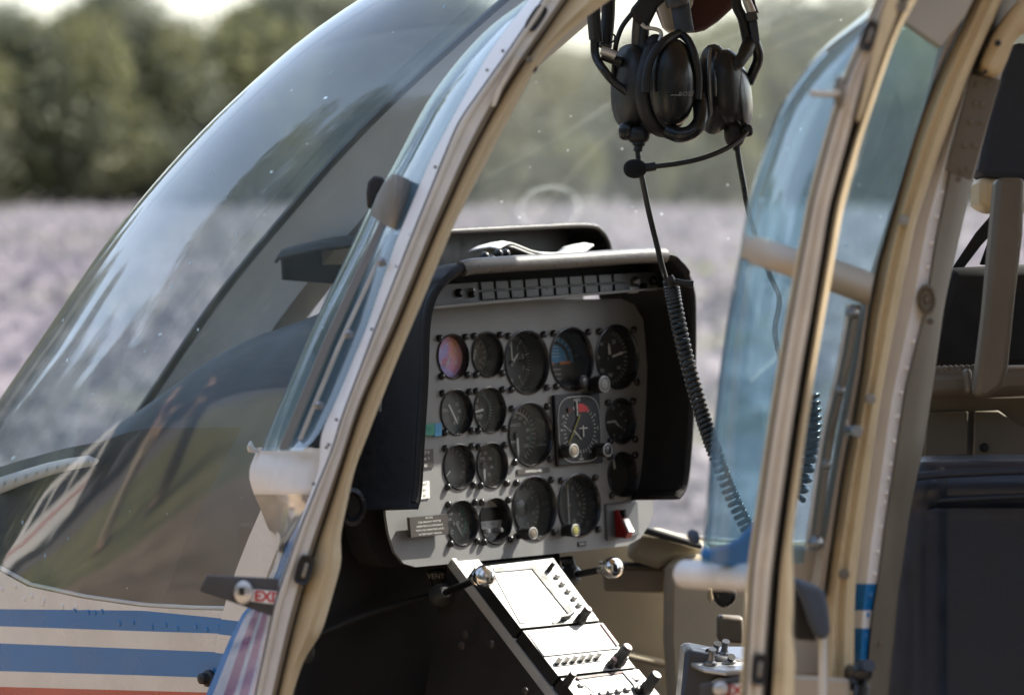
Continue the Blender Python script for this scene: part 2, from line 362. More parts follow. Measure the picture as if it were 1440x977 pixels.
# nose skin, rows follow the paint scheme
S1T = [(-200, 840), (0, 856), (200, 858), (343, 872)]; S1B = [(-200, 872), (0, 880), (200, 887), (328, 891)]
S2T = [(-200, 894), (0, 904), (200, 912), (324, 917)]; S2B = [(-200, 936), (0, 943), (200, 949), (310, 953)]; S3 = [(-200, 960), (0, 965), (290, 973)]
def zrow(c, off=0): return [edge_z(ph, fc(c), off) for ph in PH]
R0 = ZB
R1 = zrow(S1T); R2 = zrow(S1B); R3 = zrow(S2T); R4 = zrow(S2B); R5 = zrow(S3)
for rr in (R1, R2, R3, R4, R5): front(rr)
R6 = [z - .12 for z in R5]; R7 = [.9 - .06 * math.cos(p) for p in PH]; R8 = [.63] * NP
bands = [R0, [a * .5 + b * .5 for a, b in zip(R0, R1)], R1, [a * .5 + b * .5 for a, b in zip(R1, R2)], R2, R3, [a * .5 + b * .5 for a, b in zip(R3, R4)], R4, R5, R6, R7, R8]
for side in (-1, 1):
    MB().grid([[hull(max(z, .63), ph, side) for z, ph in zip(r, PH)] for r in bands], rowm=[0, 0, 1, 1, 0, 1, 1, 0, 2, 0, 0]).obj('nose_skin', ['white_paint', 'blue_paint', 'red_paint'], H, 60)
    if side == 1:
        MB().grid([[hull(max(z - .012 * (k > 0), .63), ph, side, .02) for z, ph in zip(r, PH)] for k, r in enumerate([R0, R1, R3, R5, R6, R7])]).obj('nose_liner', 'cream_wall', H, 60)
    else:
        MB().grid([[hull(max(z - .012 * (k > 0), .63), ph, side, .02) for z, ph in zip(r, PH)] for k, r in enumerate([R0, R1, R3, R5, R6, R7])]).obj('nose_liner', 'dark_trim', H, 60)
# rivets under the windscreen
rv = MB(); rv.ell((0, 0, 0), X, Y, Z, (.0034, .0034, .0010), nu=10, nv=6)
RIV = {}
def rivet(m, name='rivet', parent=None):
    k = m
    if k not in RIV:
        RIV[k] = rv.obj(name, m, parent, 60); return RIV[k]
    return inst(RIV[k], name, parent, Matrix())
def put_rivets(pts, nrm, m, parent, s=1.0, name='rivet'):
    for p in pts:
        n = nrm(p) if callable(nrm) else nrm
        a = n.orthogonal().normalized(); o = rivet(m, name, parent); o.matrix_basis = mat4(p, a, n.cross(a), n) @ Matrix.Scale(s, 4)
def hull_hit(u, v):
    best = None
    for i in range(36, 120):
        ph = math.pi / 2 * (i / 120) ** 1.6 / ((i / 120) ** 1.6 + (1 - i / 120) ** 1.6); lo, hi = .64, 2.1
        for _ in range(26):
            z = (lo + hi) / 2
            if proj(hull(z, ph))[1] > v: lo = z
            else: hi = z
        p = hull(z, ph); q = proj(p)
        if best is None or abs(q[0] - u) < best[0]: best = (abs(q[0] - u), p, ph, z)
    _, p, ph, z = best
    a = hull(z, min(ph + .02, 1.56)) - hull(z, ph - .02); b = hull(z + .01, ph) - hull(z - .01, ph); n = a.cross(b).normalized()
    if n.y > 0: n = -n
    return p, n
for k in range(17):
    u = -20 + 21 * k; v = fc(WBOT)(u) + (14 if u > 60 else 9) + (9 if u > 160 else 0) + 4 * (k % 2)
    p, n = hull_hit(u, v); put_rivets([p], n, 'blue_paint' if v > fc(S1T)(u) else 'white_paint', H)
for k in range(6):
    p, n = hull_hit(6 + 26 * k, fc(WBOT)(6 + 26 * k) + 22 - k); put_rivets([p], n, 'white_paint' if fc(WBOT)(6 + 26 * k) + 22 - k < fc(S1T)(6 + 26 * k) else 'blue_paint', H)
# pitot-like black fitting on the lower nose
n = V((-.05, -1, .05)).normalized(); p = onplane(296, 953, V((0, -.521, 0)), Y); a = n.orthogonal().normalized()
MB().lathe(p + n * .001, a, n.cross(a), n, [(.0095, 0), (.0095, .004), (.0065, .006), (.006, .013), (.003, .015)], 16).obj('nose_fitting', 'black_plastic', H, 40)
# white strip with rivets, set just inside the glass
rs = []
for (u0, v0), (u1, v1) in zip([(-60, 690), (0, 668), (30, 658), (60, 650), (90, 644), (118, 640), (131, 646)], [(-60, 712), (0, 690), (30, 679), (60, 669), (90, 661), (118, 656), (131, 652)]):
    a_, n_ = hull_hit(u0, v0); b_, _ = hull_hit(u1, v1); rs.append((a_ - n_ * .006, b_ - n_ * .006, n_))
RSO = MB().grid([[a_ for a_, b_, n_ in rs], [b_ for a_, b_, n_ in rs]]).obj('riveted_strip', 'white_shell', H, 40, solid=.002)
for k in range(6):
    a_, b_, n_ = rs[k]; put_rivets([(a_ + b_) / 2 + n_ * .002], n_, 'white_shell', RSO)
    q_ = (a_ + b_ + rs[k + 1][0] + rs[k + 1][1]) / 4; put_rivets([q_ + n_ * .002], n_, 'white_shell', RSO)
# ------------------------------------------------------------------ glare shield deck seen through the windscreen
prof = []
for u, v in ((640, 395), (580, 405), (520, 420), (445, 447), (410, 458), (369, 478), (313, 518), (250, 560), (188, 602), (165, 612)):
    q_ = onplane(u, v, V((0, -.06, 0)), Y); prof.append((q_.x, q_.z))
prof = [tuple(p_[:2]) for p_ in catmull([(a_, b_, 0) for a_, b_ in prof], 4)]
rows = []
for k, (x, top) in enumerate(prof):
    wd = .36 - .10 * k / len(prof); r = []
    for j in range(33):
        a = math.pi * j / 32; cy = -math.cos(a); sy = math.sin(a)
        r.append(V((x + .04 * (1 - sy), math.copysign(abs(cy) ** .8, cy) * (wd if cy < 0 or x < -.42 else min(wd, .09)), .95 + (top - .95) * sy ** .42)))
    for q_ in r:
        z_ = min(max(q_.z, .95), 2.0); xc_, xa_, b_, p_ = [float(np.interp(z_, ZS, HP[:, k_])) for k_ in range(4)]
        q_.x = max(q_.x, xc_ + .03)
        if q_.x < xa_: ym = max(0, b_ * (1 - ((xa_ - q_.x) / (xa_ - xc_)) ** p_) ** (1 / p_) - .025); q_.y = max(-ym, min(ym, q_.y))
    rows.append(r)
rows = rows[::-1]
MB().grid(rows).obj('glare_shield', 'deck_grey', H, 60)
nose_cap = [rows[0][j] for j in range(33)]
None and MB().grid([[p for p in nose_cap], [V((p.x - .02, p.y * .9, 1.0 + (p.z - 1) * .85)) for p in nose_cap], [V((p.x - .03, p.y * .5, 1.0 + (p.z - 1) * .5)) for p in nose_cap]]).obj('deck_front', 'deck_grey', H, 60)

dkc = [(-200, 720), (-60, 668), (0, 649), (70, 630), (122, 621), (150, 610), (190, 602)]
ds = []
for ph, zb in zip(PH, ZB):
    u_ = proj(hull(zb, ph))[0]
    if ph < .46 or u_ > 215: continue
    ds.append((ph, edge_z(ph, fc(dkc)), zb))
ph0, zt0, zb0 = ds[0]
ds = [(p_, zt0 + (zb_ - zb0) * .3, zb_) for p_, zb_ in zip(PH, ZB) if p_ < ph0] + ds
MB().grid([[hull(zt - (zt - zb) * f_, ph, -1, .016 + .03 * (1 - f_) ** 3 * 0 + .002) for ph, zt, zb in ds] for f_ in (0, .05, .3, .6, 1.0)]).obj('deck_shoulder', 'deck_grey', H, 60)
# ------------------------------------------------------------------ instrument panel frame
TILT = math.radians(4.3)
pn = V((math.cos(TILT), 0, math.sin(TILT))); pb = V((-math.sin(TILT), 0, math.cos(TILT))); pl = Y
PO = P(730, 600, 4.6)
def PN(u, v, h=0.): return onplane(u, v, PO + pn * h, pn)
def PL(u, v, h=0.):
    q = PN(u, v, h) - PO; return q.dot(pl), q.dot(pb)
def LP(a, b, h=0.): return PO + pl * a + pb * b + pn * h
PMAT = mat4(PO, pl, pb, pn)
#        u, v, vertical radius px, recess m, kind
G = [(635, 501.5, 32, .006, 'violet'), (683.5, 499, 32.5, .022, 'olive'), (739, 509, 46, .024, 'alt'), (802, 505, 45.5, .026, 'horizon'), (866, 502, 45.5, .012, 'speed'),
     (640, 579.5, 33, .007, 'oil'), (686.8, 576.5, 33, .016, 'percent'), (744, 610.5, 46, .022, 'torque'), (871, 592, 32.5, .010, 'clock'),
     (643.6, 656, 32.5, .010, 'blank'), (690, 654, 32.5, .013, 'fuel'), (750, 713.6, 45.5, .022, 'turn'), (812.5, 710, 45, .018, 'vor'), (874, 668, 32.5, .012, 'dark'),
     (648, 735, 33, .010, 'dual'), (695, 732, 33.5, .012, 'digital')]
GR = []
for u, v, rp, d, k in G:
    a, b = PL(u, v); a2, b2 = PL(u, v - rp); GR.append((a, b, abs(b2 - b), d, k))
# plate with true holes
outline = [(532, 425), (610, 432), (760, 422), (872, 420), (890, 428), (903, 450), (906, 480), (914, 600), (918, 690), (917, 720), (911, 738), (899, 756), (880, 767), (760, 780), (583, 797), (566, 792), (553, 776), (545, 750), (541, 725), (534, 560)]
def plate_curve():
    c = bpy.data.curves.new('plate', 'CURVE'); c.dimensions = '2D'; c.fill_mode = 'BOTH'; c.extrude = .002
    def spl(pts):
        s_ = c.splines.new('POLY'); s_.points.add(len(pts) - 1); s_.use_cyclic_u = True
        for q, (a, b) in zip(s_.points, pts): q.co = (a, b, 0, 1)
    spl([PL(*q) for q in outline])
    for a, b, r, d, k in GR: spl([(a + r * .965 * math.cos(2 * math.pi * i / 48), b + r * .965 * math.sin(2 * math.pi * i / 48)) for i in range(48)])
    o = bpy.data.objects.new('plate', c); col.objects.link(o); bpy.context.view_layer.update()
    me = bpy.data.meshes.new_from_object(o.evaluated_get(bpy.context.evaluated_depsgraph_get())); bpy.data.objects.remove(o); bpy.data.curves.remove(c)
    return me
me = plate_curve(); me.name = 'instrument_panel'; me.materials.clear(); me.materials.append(M['panel_grey'])
IP = bpy.data.objects.new('instrument_panel', me); col.objects.link(IP); IP.parent = H; IP.matrix_basis = PMAT
# back box so nothing shows through the holes
ptsb = [LP(*PL(*q), -.05) for q in outline]
MB().prism([LP(*PL(*q), -.034) for q in outline], pn * -.035).obj('panel_box', 'dark_trim', H, 30)
scr = MB().lathe((0, 0, 0), X, Y, Z, [(.0042, 0), (.0044, .0022), (.0036, .0042), (.0016, .0052)], 14).obj('screw', 'black_gloss', IP, 50)
first = [True]
def screw_at(a, b, s=1.0, parent=IP):
    if first[0]: o = scr; first[0] = False
    else: o = inst(scr, 'screw', IP, Matrix())
    o.matrix_basis = Matrix.Translation((a, b, .0021)) @ Matrix.Scale(s, 4)
def arc_pts(a, b, r, d, ang): return LP(a + r * math.sin(ang), b + r * math.cos(ang), -d)
def ticks(mb, a, b, r0, r1, d, a0, a1, n, wd, m):
    for i in range(n):
        g = math.radians(a0 + (a1 - a0) * i / max(1, n - 1)); c, s_ = math.cos(g), math.sin(g)
        rad = pl * s_ + pb * c; tan = pl * c - pb * s_; o = LP(a, b, -d)
        mb.add([o + rad * r0 - tan * wd, o + rad * r0 + tan * wd, o + rad * r1 + tan * wd, o + rad * r1 - tan * wd], [(0, 1, 2, 3)], m)
def nums(mb, a, b, r, d, a0, a1, labels, h, m):
    for i, st in enumerate(labels):
        g = math.radians(a0 + (a1 - a0) * i / max(1, len(labels) - 1)); text(mb, st, LP(a + r * math.sin(g), b + r * math.cos(g), -d), pl, pb, h, m)
def arcband(mb, a, b, r0, r1, d, a0, a1, m, n=16):
    rows = [[LP(a + r * math.sin(math.radians(a0 + (a1 - a0) * i / n)), b + r * math.cos(math.radians(a0 + (a1 - a0) * i / n)), -d) for i in range(n + 1)] for r in (r0, r1)]
    mb.grid(rows, m)
def needle(g, a, b, d, ang, ln, tail, wd, m='print_white'):
    s_, c = math.sin(math.radians(ang)), math.cos(math.radians(ang)); rad = pl * s_ + pb * c; tan = pl * c - pb * s_; o = LP(a, b, -d + .0022)
    mb = MB().prism([o - rad * tail - tan * wd, o - rad * tail + tan * wd, o + rad * ln * .7 + tan * wd, o + rad * ln, o + rad * ln * .7 - tan * wd], pn * .0008)
    mb.obj('needle', m, g, 0)
def hub(g, a, b, d, r): MB().lathe(LP(a, b, -d), pl, pb, pn, [(r, 0), (r, .0028), (r * .8, .0036)], 16).obj('hub', 'black_gloss', g, 40)
# violet dial, a glass reflection painted into the face colour
vm = bpy.data.materials.new('painted_reflection'); vm.use_nodes = True; n_ = vm.node_tree.nodes; l_ = vm.node_tree.links
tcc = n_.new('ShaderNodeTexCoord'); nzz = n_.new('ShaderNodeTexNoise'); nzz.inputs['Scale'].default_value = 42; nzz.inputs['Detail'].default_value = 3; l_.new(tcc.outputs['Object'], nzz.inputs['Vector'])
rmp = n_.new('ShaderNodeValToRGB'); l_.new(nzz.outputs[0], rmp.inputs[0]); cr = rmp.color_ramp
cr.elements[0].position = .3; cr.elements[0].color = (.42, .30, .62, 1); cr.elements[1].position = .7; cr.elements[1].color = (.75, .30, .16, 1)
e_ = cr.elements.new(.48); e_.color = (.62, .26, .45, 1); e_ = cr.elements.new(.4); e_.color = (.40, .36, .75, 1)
l_.new(rmp.outputs[0], n_['Principled BSDF'].inputs['Base Color']); n_['Principled BSDF'].inputs['Roughness'].default_value = .35; M['painted_reflection'] = vm
MATS = ['dial_black', 'print_white', 'print_dim', 'print_green', 'print_yellow', 'print_red', 'horizon_sky', 'horizon_earth', 'print_orange', 'dial_olive', 'dial_grey', 'lcd_dark', 'painted_reflection', 'radio_face', 'steel', 'si_black', 'print_dim']
GO = []
for a, b, r, d, k in GR:
    o = LP(a, b)
    g = MB().lathe(o, pl, pb, pn, [(r * .99, .002), (r * 1.01, .0034), (r * .965, .0040), (r * .93, .0024), (r * .905, -.002), (r * .90, -d - .001)], 48, cap=False).obj('gauge', 'black_gloss' if k not in ('olive',) else 'black_gloss', H, 40)
    GO.append(g)
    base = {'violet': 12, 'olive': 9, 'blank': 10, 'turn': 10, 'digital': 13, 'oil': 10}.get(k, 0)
    mb = MB(); R_ = r * .90
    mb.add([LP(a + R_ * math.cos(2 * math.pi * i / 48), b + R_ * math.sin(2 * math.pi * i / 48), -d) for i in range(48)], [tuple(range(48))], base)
    e = d - .0004
    if k == 'violet':
        nums(mb, a, b, r * .55, e, -120, 120, ['0', '2', '4', '6', '8'], r * .26, 2); needle(g, a, b, d, -150, r * .6, r * .1, r * .02, 'print_dim')
        text(mb, 'TOT', LP(a, b - r * .3, -e), pl, pb, r * .2, 2)
    elif k == 'olive':
        ticks(mb, a, b, r * .62, r * .84, e, -140, 140, 15, .0004, 2); nums(mb, a, b, r * .5, e, -120, 120, ['0', '5', '10', '15'], r * .24, 2); needle(g, a, b, d, -160, r * .72, r * .3, r * .03, 'print_white')
    elif k == 'alt':
        ticks(mb, a, b, r * .74, r * .86, e, 0, 352.8, 50, .00025, 2); ticks(mb, a, b, r * .68, r * .86, e, 0, 324, 10, .0005, 1)
        nums(mb, a, b, r * .56, e, 0, 324, list('0123456789'), r * .2, 2); needle(g, a, b, d, -2, r * .8, r * .1, r * .018); needle(g, a, b, d, 45, r * .42, r * .1, r * .03, 'print_dim'); hub(g, a, b, d, r * .08)
        mb.add([LP(a + x * r, b + y * r, -e) for x, y in ((.3, -.08), (.62, -.08), (.62, .1), (.3, .1))], [(0, 1, 2, 3)], 11)
    elif k == 'horizon':
        rr = r * .86
        mb.add([LP(a + rr * math.cos(math.pi * i / 24), b - .1 * r + rr * math.sin(math.pi * i / 24) * .98, -e) for i in range(25)], [tuple(range(25))], 6)
        mb.add([LP(a - rr * math.cos(math.pi * i / 24), b - .1 * r - rr * math.sin(math.pi * i / 24) * .82, -e) for i in range(25)], [tuple(range(25))], 7)
        arcband(mb, a, b - .1 * r, r * .58, r * .68, e - .0004, -90, 90, 0)
        for y in (.1, .2, .3, .4): mb.add([LP(a + x * r, b + yy * r, -e + .0004) for x, yy in ((-.2, y), (.2, y), (.2, y + .015), (-.2, y + .015))], [(0, 1, 2, 3)], 2)
        for y in (-.3, -.45, -.6): mb.add([LP(a + x * r, b + yy * r, -e + .0004) for x, yy in ((-.25, y), (.25, y), (.25, y + .015), (-.25, y + .015))], [(0, 1, 2, 3)], 2)
        ticks(mb, a, b - .1 * r, r * .70, r * .84, e - .0005, -60, 60, 9, .0004, 1)
        for x0, x1 in ((-.62, -.15), (.15, .62)):
            MB().box(LP(a + r * (x0 + x1) / 2, b - .1 * r, -d + .003), pl, pb, pn, (r * (x1 - x0) / 2, r * .045, .0008)).obj('aircraft_bar', 'print_orange', g, 0)
        MB().prism([LP(a - r * .05, b + r * .62, -d + .003), LP(a + r * .05, b + r * .62, -d + .003), LP(a, b + r * .78, -d + .003)], pn * .0006).obj('bank_pointer', 'print_white', g, 0)
        MB().box(LP(a, b - .8 * r, -d + .006), pl, pb, pn, (r * .6, r * .12, .005)).obj('lower_mask', 'black_gloss', g, 0)
    elif k == 'speed':
        ticks(mb, a, b, r * .72, r * .86, e, 20, 340, 33, .0003, 2); nums(mb, a, b, r * .55, e, 30, 320, ['20', '40', '60', '80', '100', '120', '140'], r * .17, 2)
        needle(g, a, b, d, 78, r * .8, r * .1, r * .03); needle(g, a, b, d, -4, r * .45, 0, r * .045, 'print_dim'); hub(g, a, b, d, r * .1)
    elif k == 'oil':
        ticks(mb, a, b, r * .6, r * .8, e, 40, 160, 10, .0004, 3); nums(mb, a, b, r * .5, e, 50, 160, ['15', '10', '5', '0'], r * .22, 1); needle(g, a, b, d, 150, r * .6, r * .4, r * .03)
        text(mb, 'OIL', LP(a - r * .3, b + r * .1, -e), pl, pb, r * .22, 2)
    elif k == 'percent':
        arcband(mb, a, b, r * .66, r * .74, e, 20, 120, 3); ticks(mb, a, b, r * .66, r * .85, e, 0, 330, 34, .0003, 2); needle(g, a, b, d, -98, r * .8, r * .2, r * .05)
        text(mb, '5.0', LP(a - r * .2, b + r * .45, -e), pl, pb, r * .34, 2); text(mb, 'PSI', LP(a - r * .2, b + r * .15, -e), pl, pb, r * .26, 2); text(mb, 'TEMP', LP(a - r * .15, b - r * .28, -e), pl, pb, r * .3, 2); text(mb, '0', LP(a, b - r * .6, -e), pl, pb, r * .26, 2)
    elif k == 'torque':
        ticks(mb, a, b, r * .72, r * .88, e, -150, 150, 31, .0004, 2); arcband(mb, a, b, r * .66, r * .71, e, 60, 130, 3); arcband(mb, a, b, r * .66, r * .71, e, -60, 55, 4 if False else 2)
        nums(mb, a, b, r * .56, e, -130, 130, ['0', '10', '20', '30', '40', '50', '60', '70', '80', '90', '100'], r * .16, 1); needle(g, a, b, d, 180, r * .72, r * .05, r * .035); hub(g, a, b, d, r * .1)
        text(mb, 'KNOTS', LP(a, b + r * .3, -e), pl, pb, r * .14, 2); text(mb, 'MPH', LP(a - r * .1, b - r * .22, -e), pl, pb, r * .14, 1)
    elif k == 'clock':
        ticks(mb, a, b, r * .74, r * .86, e, 0, 330, 12, .0003, 2); nums(mb, a, b, r * .58, e, 0, 300, ['12', '2', '4', '6', '8', '10'], r * .2, 2); needle(g, a, b, d, -92, r * .7, r * .05, r * .04, 'print_dim'); needle(g, a, b, d, 130, r * .4, r * .05, r * .03, 'print_dim')
    elif k == 'blank':
        needle(g, a, b, d, -130, r * .75, -r * .25, r * .025, 'print_dim'); ticks(mb, a, b, r * .66, r * .82, e, -130, 130, 14, .0003, 2)
    elif k == 'fuel':
        ticks(mb, a, b, r * .72, r * .86, e, -150, 150, 31, .0004, 3); nums(mb, a, b, r * .56, e, -140, 140, ['0', '10', '20', '30', '40', '50', '60', '70'], r * .2, 1); needle(g, a, b, d, 182, r * .72, r * .05, r * .05)
        hub(g, a, b, d, r * .16); text(mb, 'FUEL', LP(a, b + r * .3, -e), pl, pb, r * .16, 1)
    elif k == 'turn':
        text(mb, 'FEET', LP(a - r * .45, b + r * .12, -e), pl, pb, r * .13, 2); text(mb, 'ALT', LP(a - r * .45, b - r * .08, -e), pl, pb, r * .13, 2); nums(mb, a, b, r * .62, e, -150, 150, ['0', '1', '2', '5', '10', '15', '20', '25'], r * .13, 2)
        ticks(mb, a, b, r * .76, r * .86, e, -150, 150, 26, .0003, 2); hub(g, a, b, d, r * .28); needle(g, a, b, d, -140, r * .55, 0, r * .09, 'dial_black')
    elif k == 'vor':
        ticks(mb, a, b, r * .74, r * .88, e, 0, 350, 36, .0003, 2); nums(mb, a, b, r * .6, e, 0, 330, ['N', '3', '6', 'E', '12', '15', 'S', '21', '24', 'W', '30', '33'], r * .17, 2)
        needle(g, a, b, d, 0, r * .62, r * .6, r * .012); text(mb, 'NAV', LP(a + r * .1, b, -e), pl, pb, r * .1, 2); MB().lathe(LP(a + r * .04, b + r * .62, -d), pl, pb, pn, [(r * .05, 0), (r * .05, .002)], 12).obj('lamp', 'print_yellow', g, 0)
    elif k == 'dark':
        needle(g, a, b, d, -8, r * .82, -r * .3, r * .05, 'print_dim'); ticks(mb, a, b, r * .7, r * .84, e, 30, 170, 10, .0003, 10); MB().lathe(LP(a - r * .5, b - r * .3, -d), pl, pb, pn, [(r * .3, 0), (r * .3, .001), (r * .1, .002)], 20).obj('inset_dial', 'dial_grey', g, 40)
    elif k == 'dual':
        arcband(mb, a, b, r * .62, r * .68, e, 30, 140, 3); ticks(mb, a, b, r * .62, r * .84, e, 30, 140, 8, .0005, 3); nums(mb, a, b, r * .48, e, 40, 140, ['10', '8', '6', '4'], r * .15, 2)
        text(mb, 'TEMP', LP(a - r * .3, b + r * .38, -e), pl, pb, r * .18, 1); text(mb, 'OIL', LP(a - r * .3, b + r * .18, -e), pl, pb, r * .18, 1); text(mb, 'C', LP(a - r * .2, b - r * .38, -e), pl, pb, r * .24, 1)
        needle(g, a, b, d, 150, r * .68, 0, r * .04, 'steel'); MB().lathe(LP(a - r * .12, b - r * .03, -d), pl, pb, pn, [(r * .1, 0), (r * .09, .002), (r * .03, .003)], 14).obj('hub', 'steel', g, 40); MB().lathe(LP(a + r * .12, b, -d), pl, pb, pn, [(r * .1, 0), (r * .09, .002), (r * .03, .003)], 14).obj('hub', 'steel', g, 40)
    elif k == 'digital':
        mb.add([LP(a + x * r, b + y * r, -e + .0003) for x, y in ((-.9, 0), (.88, 0), (.84, .56), (-.84, .56))], [(0, 1, 2, 3)], 11)
        text(mb, 'VOLTS', LP(a - r * .3, b - r * .14, -e), pl, pb, r * .14, 0); text(mb, 'OAT', LP(a + r * .35, b - r * .14, -e), pl, pb, r * .14, 0); text(mb, 'SELECT', LP(a, b - r * .72, -e), pl, pb, r * .13, 0)
        for x in (-.38, .42): MB().lathe(LP(a + x * r, b - r * .42, -d), pl, pb, pn, [(r * .11, 0), (r * .11, .012), (r * .07, .0135)], 14).obj('button', 'steel', g, 40)
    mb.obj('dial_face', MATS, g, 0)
    if k not in ('digital',):
        MB().add([LP(a + R_ * math.cos(2 * math.pi * i / 40), b + R_ * math.sin(2 * math.pi * i / 40), -.0015) for i in range(40)], [tuple(range(40))]).obj('cover_glass', 'dial_glass', g, 0)
    q = .80 * r if r > .035 else .82 * r
    for sx in (-1, 1):
        for sy in (-1, 1): screw_at(a + sx * q, b + sy * q * (1.02), 1.0)
# square situation indicator
c0 = [PL(773.5, 557), PL(837, 549), PL(841, 651), PL(778, 657)]
ca = sum(p[0] for p in c0) / 4; cb = sum(p[1] for p in c0) / 4; hw = (c0[1][0] - c0[0][0]) / 2; hh = (c0[0][1] - c0[3][1]) / 2
SI = MB().prism([LP(ca + x * hw, cb + y * hh, .002) for x, y in ((-1, -1), (1, -1), (1, 1), (-1, 1))], pn * .006).obj('situation_indicator', 'si_black', H, 30, .0015)
mb = MB(); ring = []
def sq(s_, i, n=40):
    g = 2 * math.pi * i / n; f = lambda x: math.copysign(abs(x) ** .55, x); return (ca + s_ * hw * .93 * f(math.cos(g)), cb + s_ * hh * .93 * f(math.sin(g)))
mb.grid([[LP(*sq(s_, i), .0092) for i in range(40)] for s_ in (.985, 1.0)], 2, cu=True)
mb.add([LP(*sq(.985, i), .0086) for i in range(40)], [tuple(range(40))], 15)
ticks(mb, ca, cb, hw * .62, hw * .72, -.0092, 0, 350, 36, .0003, 2); text(mb, 'HDG', LP(ca - hw * .05, cb + hh * .82, .0092), pl, pb, .0055, 2); text(mb, 'NAV', LP(ca, cb - hh * .85, .0092), pl, pb, .004, 2)
nums(mb, ca, cb, hw * .8, -.0092, 60, 300, ['6', 'E', '12', '15', 'S', '21', '24', 'W', '30'], .0045, 2)
for i in range(8): x = -.75 + .07 * i; mb.add([LP(ca + (x + dx) * hw, cb + (.16 - .045 * i + dy) * hh, .0092) for dx, dy in ((0, 0), (.035, .01), (.035, .035), (0, .025))], [(0, 1, 2, 3)], 2)
mb.obj('dial_face', MATS, SI, 0)
for x, y, s_, m_ in ((.1, .58, 1.0, 'print_red'), (-.42, .55, .55, 'maroon')):
    MB().prism([LP(ca + (x + dx * s_) * hw, cb + (y + dy * s_) * hh, .0095) for dx, dy in ((-.14, -.1), (.3, -.1), (.25, .04), (.05, .13), (-.14, .13))], pn * .001).obj('warning_flag', m_, SI, 0)
o_ = LP(ca, cb, .0105)
def bar(x0, y0, x1, y1, wd, m, nm):
    p0, p1 = LP(ca + x0 * hw, cb + y0 * hh, .010), LP(ca + x1 * hw, cb + y1 * hh, .010); dd = (p1 - p0).normalized(); tt = dd.cross(pn) * wd
    MB().prism([p0 - tt, p0 + tt, p1 + tt, p1 - tt], pn * .0007).obj(nm, m, SI, 0)
bar(-.62, -.5, .02, .42, .0009, 'print_yellow', 'needle'); bar(-.1, .38, -.1, .8, .0006, 'print_dim', 'needle'); bar(-.05, .02, .3, .02, .0005, 'print_dim', 'aircraft_symbol'); bar(.12, -.22, .12, .1, .0005, 'print_dim', 'aircraft_symbol'); bar(-.3, -.02, 0, -.28, .0005, 'print_dim', 'needle')
def knob(u, v, base_u, r, cap='ring_grey', parent=IP, body='black_plastic', core='black_gloss', nm='knob'):
    """knob whose tip centre is seen at u,v; base on the panel at base_u"""
    base = PN(base_u, v + 1, .004); ln = max(.012, (u - base_u) / FPX * 4.6 / math.cos(TH) * 1.02)
    g = MB().lathe(base, pl, pb, pn, [(r * .8, 0), (r * .8, ln * .3), (r, ln * .34), (r * 1.0, ln * .95), (r * .9, ln)], 20, cap=True).obj(nm, body, parent if parent is not IP else H, 40)
    MB().lathe(base + pn * ln, pl, pb, pn, [(r * .98, -.0002), (r * 1.0, .0006), (r * .8, .0012), (r * .74, .0006)], 20, cap=False).obj('cap_ring', cap, g, 40)
    MB().lathe(base + pn * (ln + .0002), pl, pb, pn, [(r * .7, 0), (r * .62, .001), (r * .2, .0016)], 16).obj('cap_centre', core, g, 40)
    return g
knob(749, 749, 731, .0078, core='khaki_metal'); knob(809, 744.5, 794, .0078, core='print_yellow'); knob(806.5, 633, 789, .0085, core='khaki_metal'); knob(854, 632, 836, .0085, 'ring_grey', core='black_gloss'); knob(849.5, 540, 832, .0105, 'ring_grey', core='panel_grey'); knob(818, 536, 811, .008, 'black_plastic')
# placards
def placard(name, corners, h, m, lines, mm='print_dim', parent=IP, th=.0012):
    q = [PL(*c) for c in corners]; pts = [LP(a, b, h) for a, b in q]
    o = MB().prism(pts, pn * th).obj(name, m, H, 0)
    mb = MB(); tl, tr, br, bl = [p + pn * (th + .0003) for p in pts]; ax = (tr - tl).normalized(); ay = (tl - bl).normalized(); Hh = (tl - bl).length; Wd = (tr - tl).length; n = len(lines)
    for i, st in enumerate(lines):
        vs, fs = glyphs(st); wd = max(p.x for p in vs) - min(p.x for p in vs); h_ = Hh / n * .62
        text(mb, st, (tl + tr) / 2 - ay * (Hh * (i + .5) / n), ax, ay, h_, 0, min(1.2, Wd * .86 / (wd * h_)))
    mb.obj('lettering', mm, o, 0); return o
placard('instruction_placard', [(565, 727.5), (619, 722.5), (620, 751), (567.5, 755.5)], .008, 'placard_brown', ['NOTICE', 'THIS AIRCRAFT MUST BE', 'OPERATED IN COMPLIANCE', 'WITH THE OPERATING LIMITS', 'IN THE FLIGHT MANUAL'], th=.0045)
placard('gauge_placard', [(724.5, 660), (770, 657), (770, 664), (725, 667.5)], .0022, 'placard_brown', ['AIRSPEED IND'], 'print_white')
placard('gauge_placard', [(810.5, 761.5), (822, 760.5), (822, 767.5), (811, 768.5)], .0022, 'black_plastic', ['VHF 2'], 'print_dim')
placard('limit_placard', [(585, 633), (606.5, 631), (607, 657), (585, 660)], .0022, 'placard_brown', ['AT 5', 'OK 7', '85'], 'print_white')
placard('limit_card', [(585, 678), (601, 676), (601.5, 700), (586, 702)], .0022, 'print_white', ['MAX', '60', '85'], 'placard_brown')
placard('signal_light', [(583, 597), (606, 595.5), (606, 612), (583, 613)], .0022, 'print_green', ['ON'], 'print_green', th=.004); placard('signal_light', [(606.6, 595.5), (616, 594.7), (616, 612.5), (606.6, 613.5)], .0022, 'horizon_sky', ['II'], 'horizon_sky', th=.004)
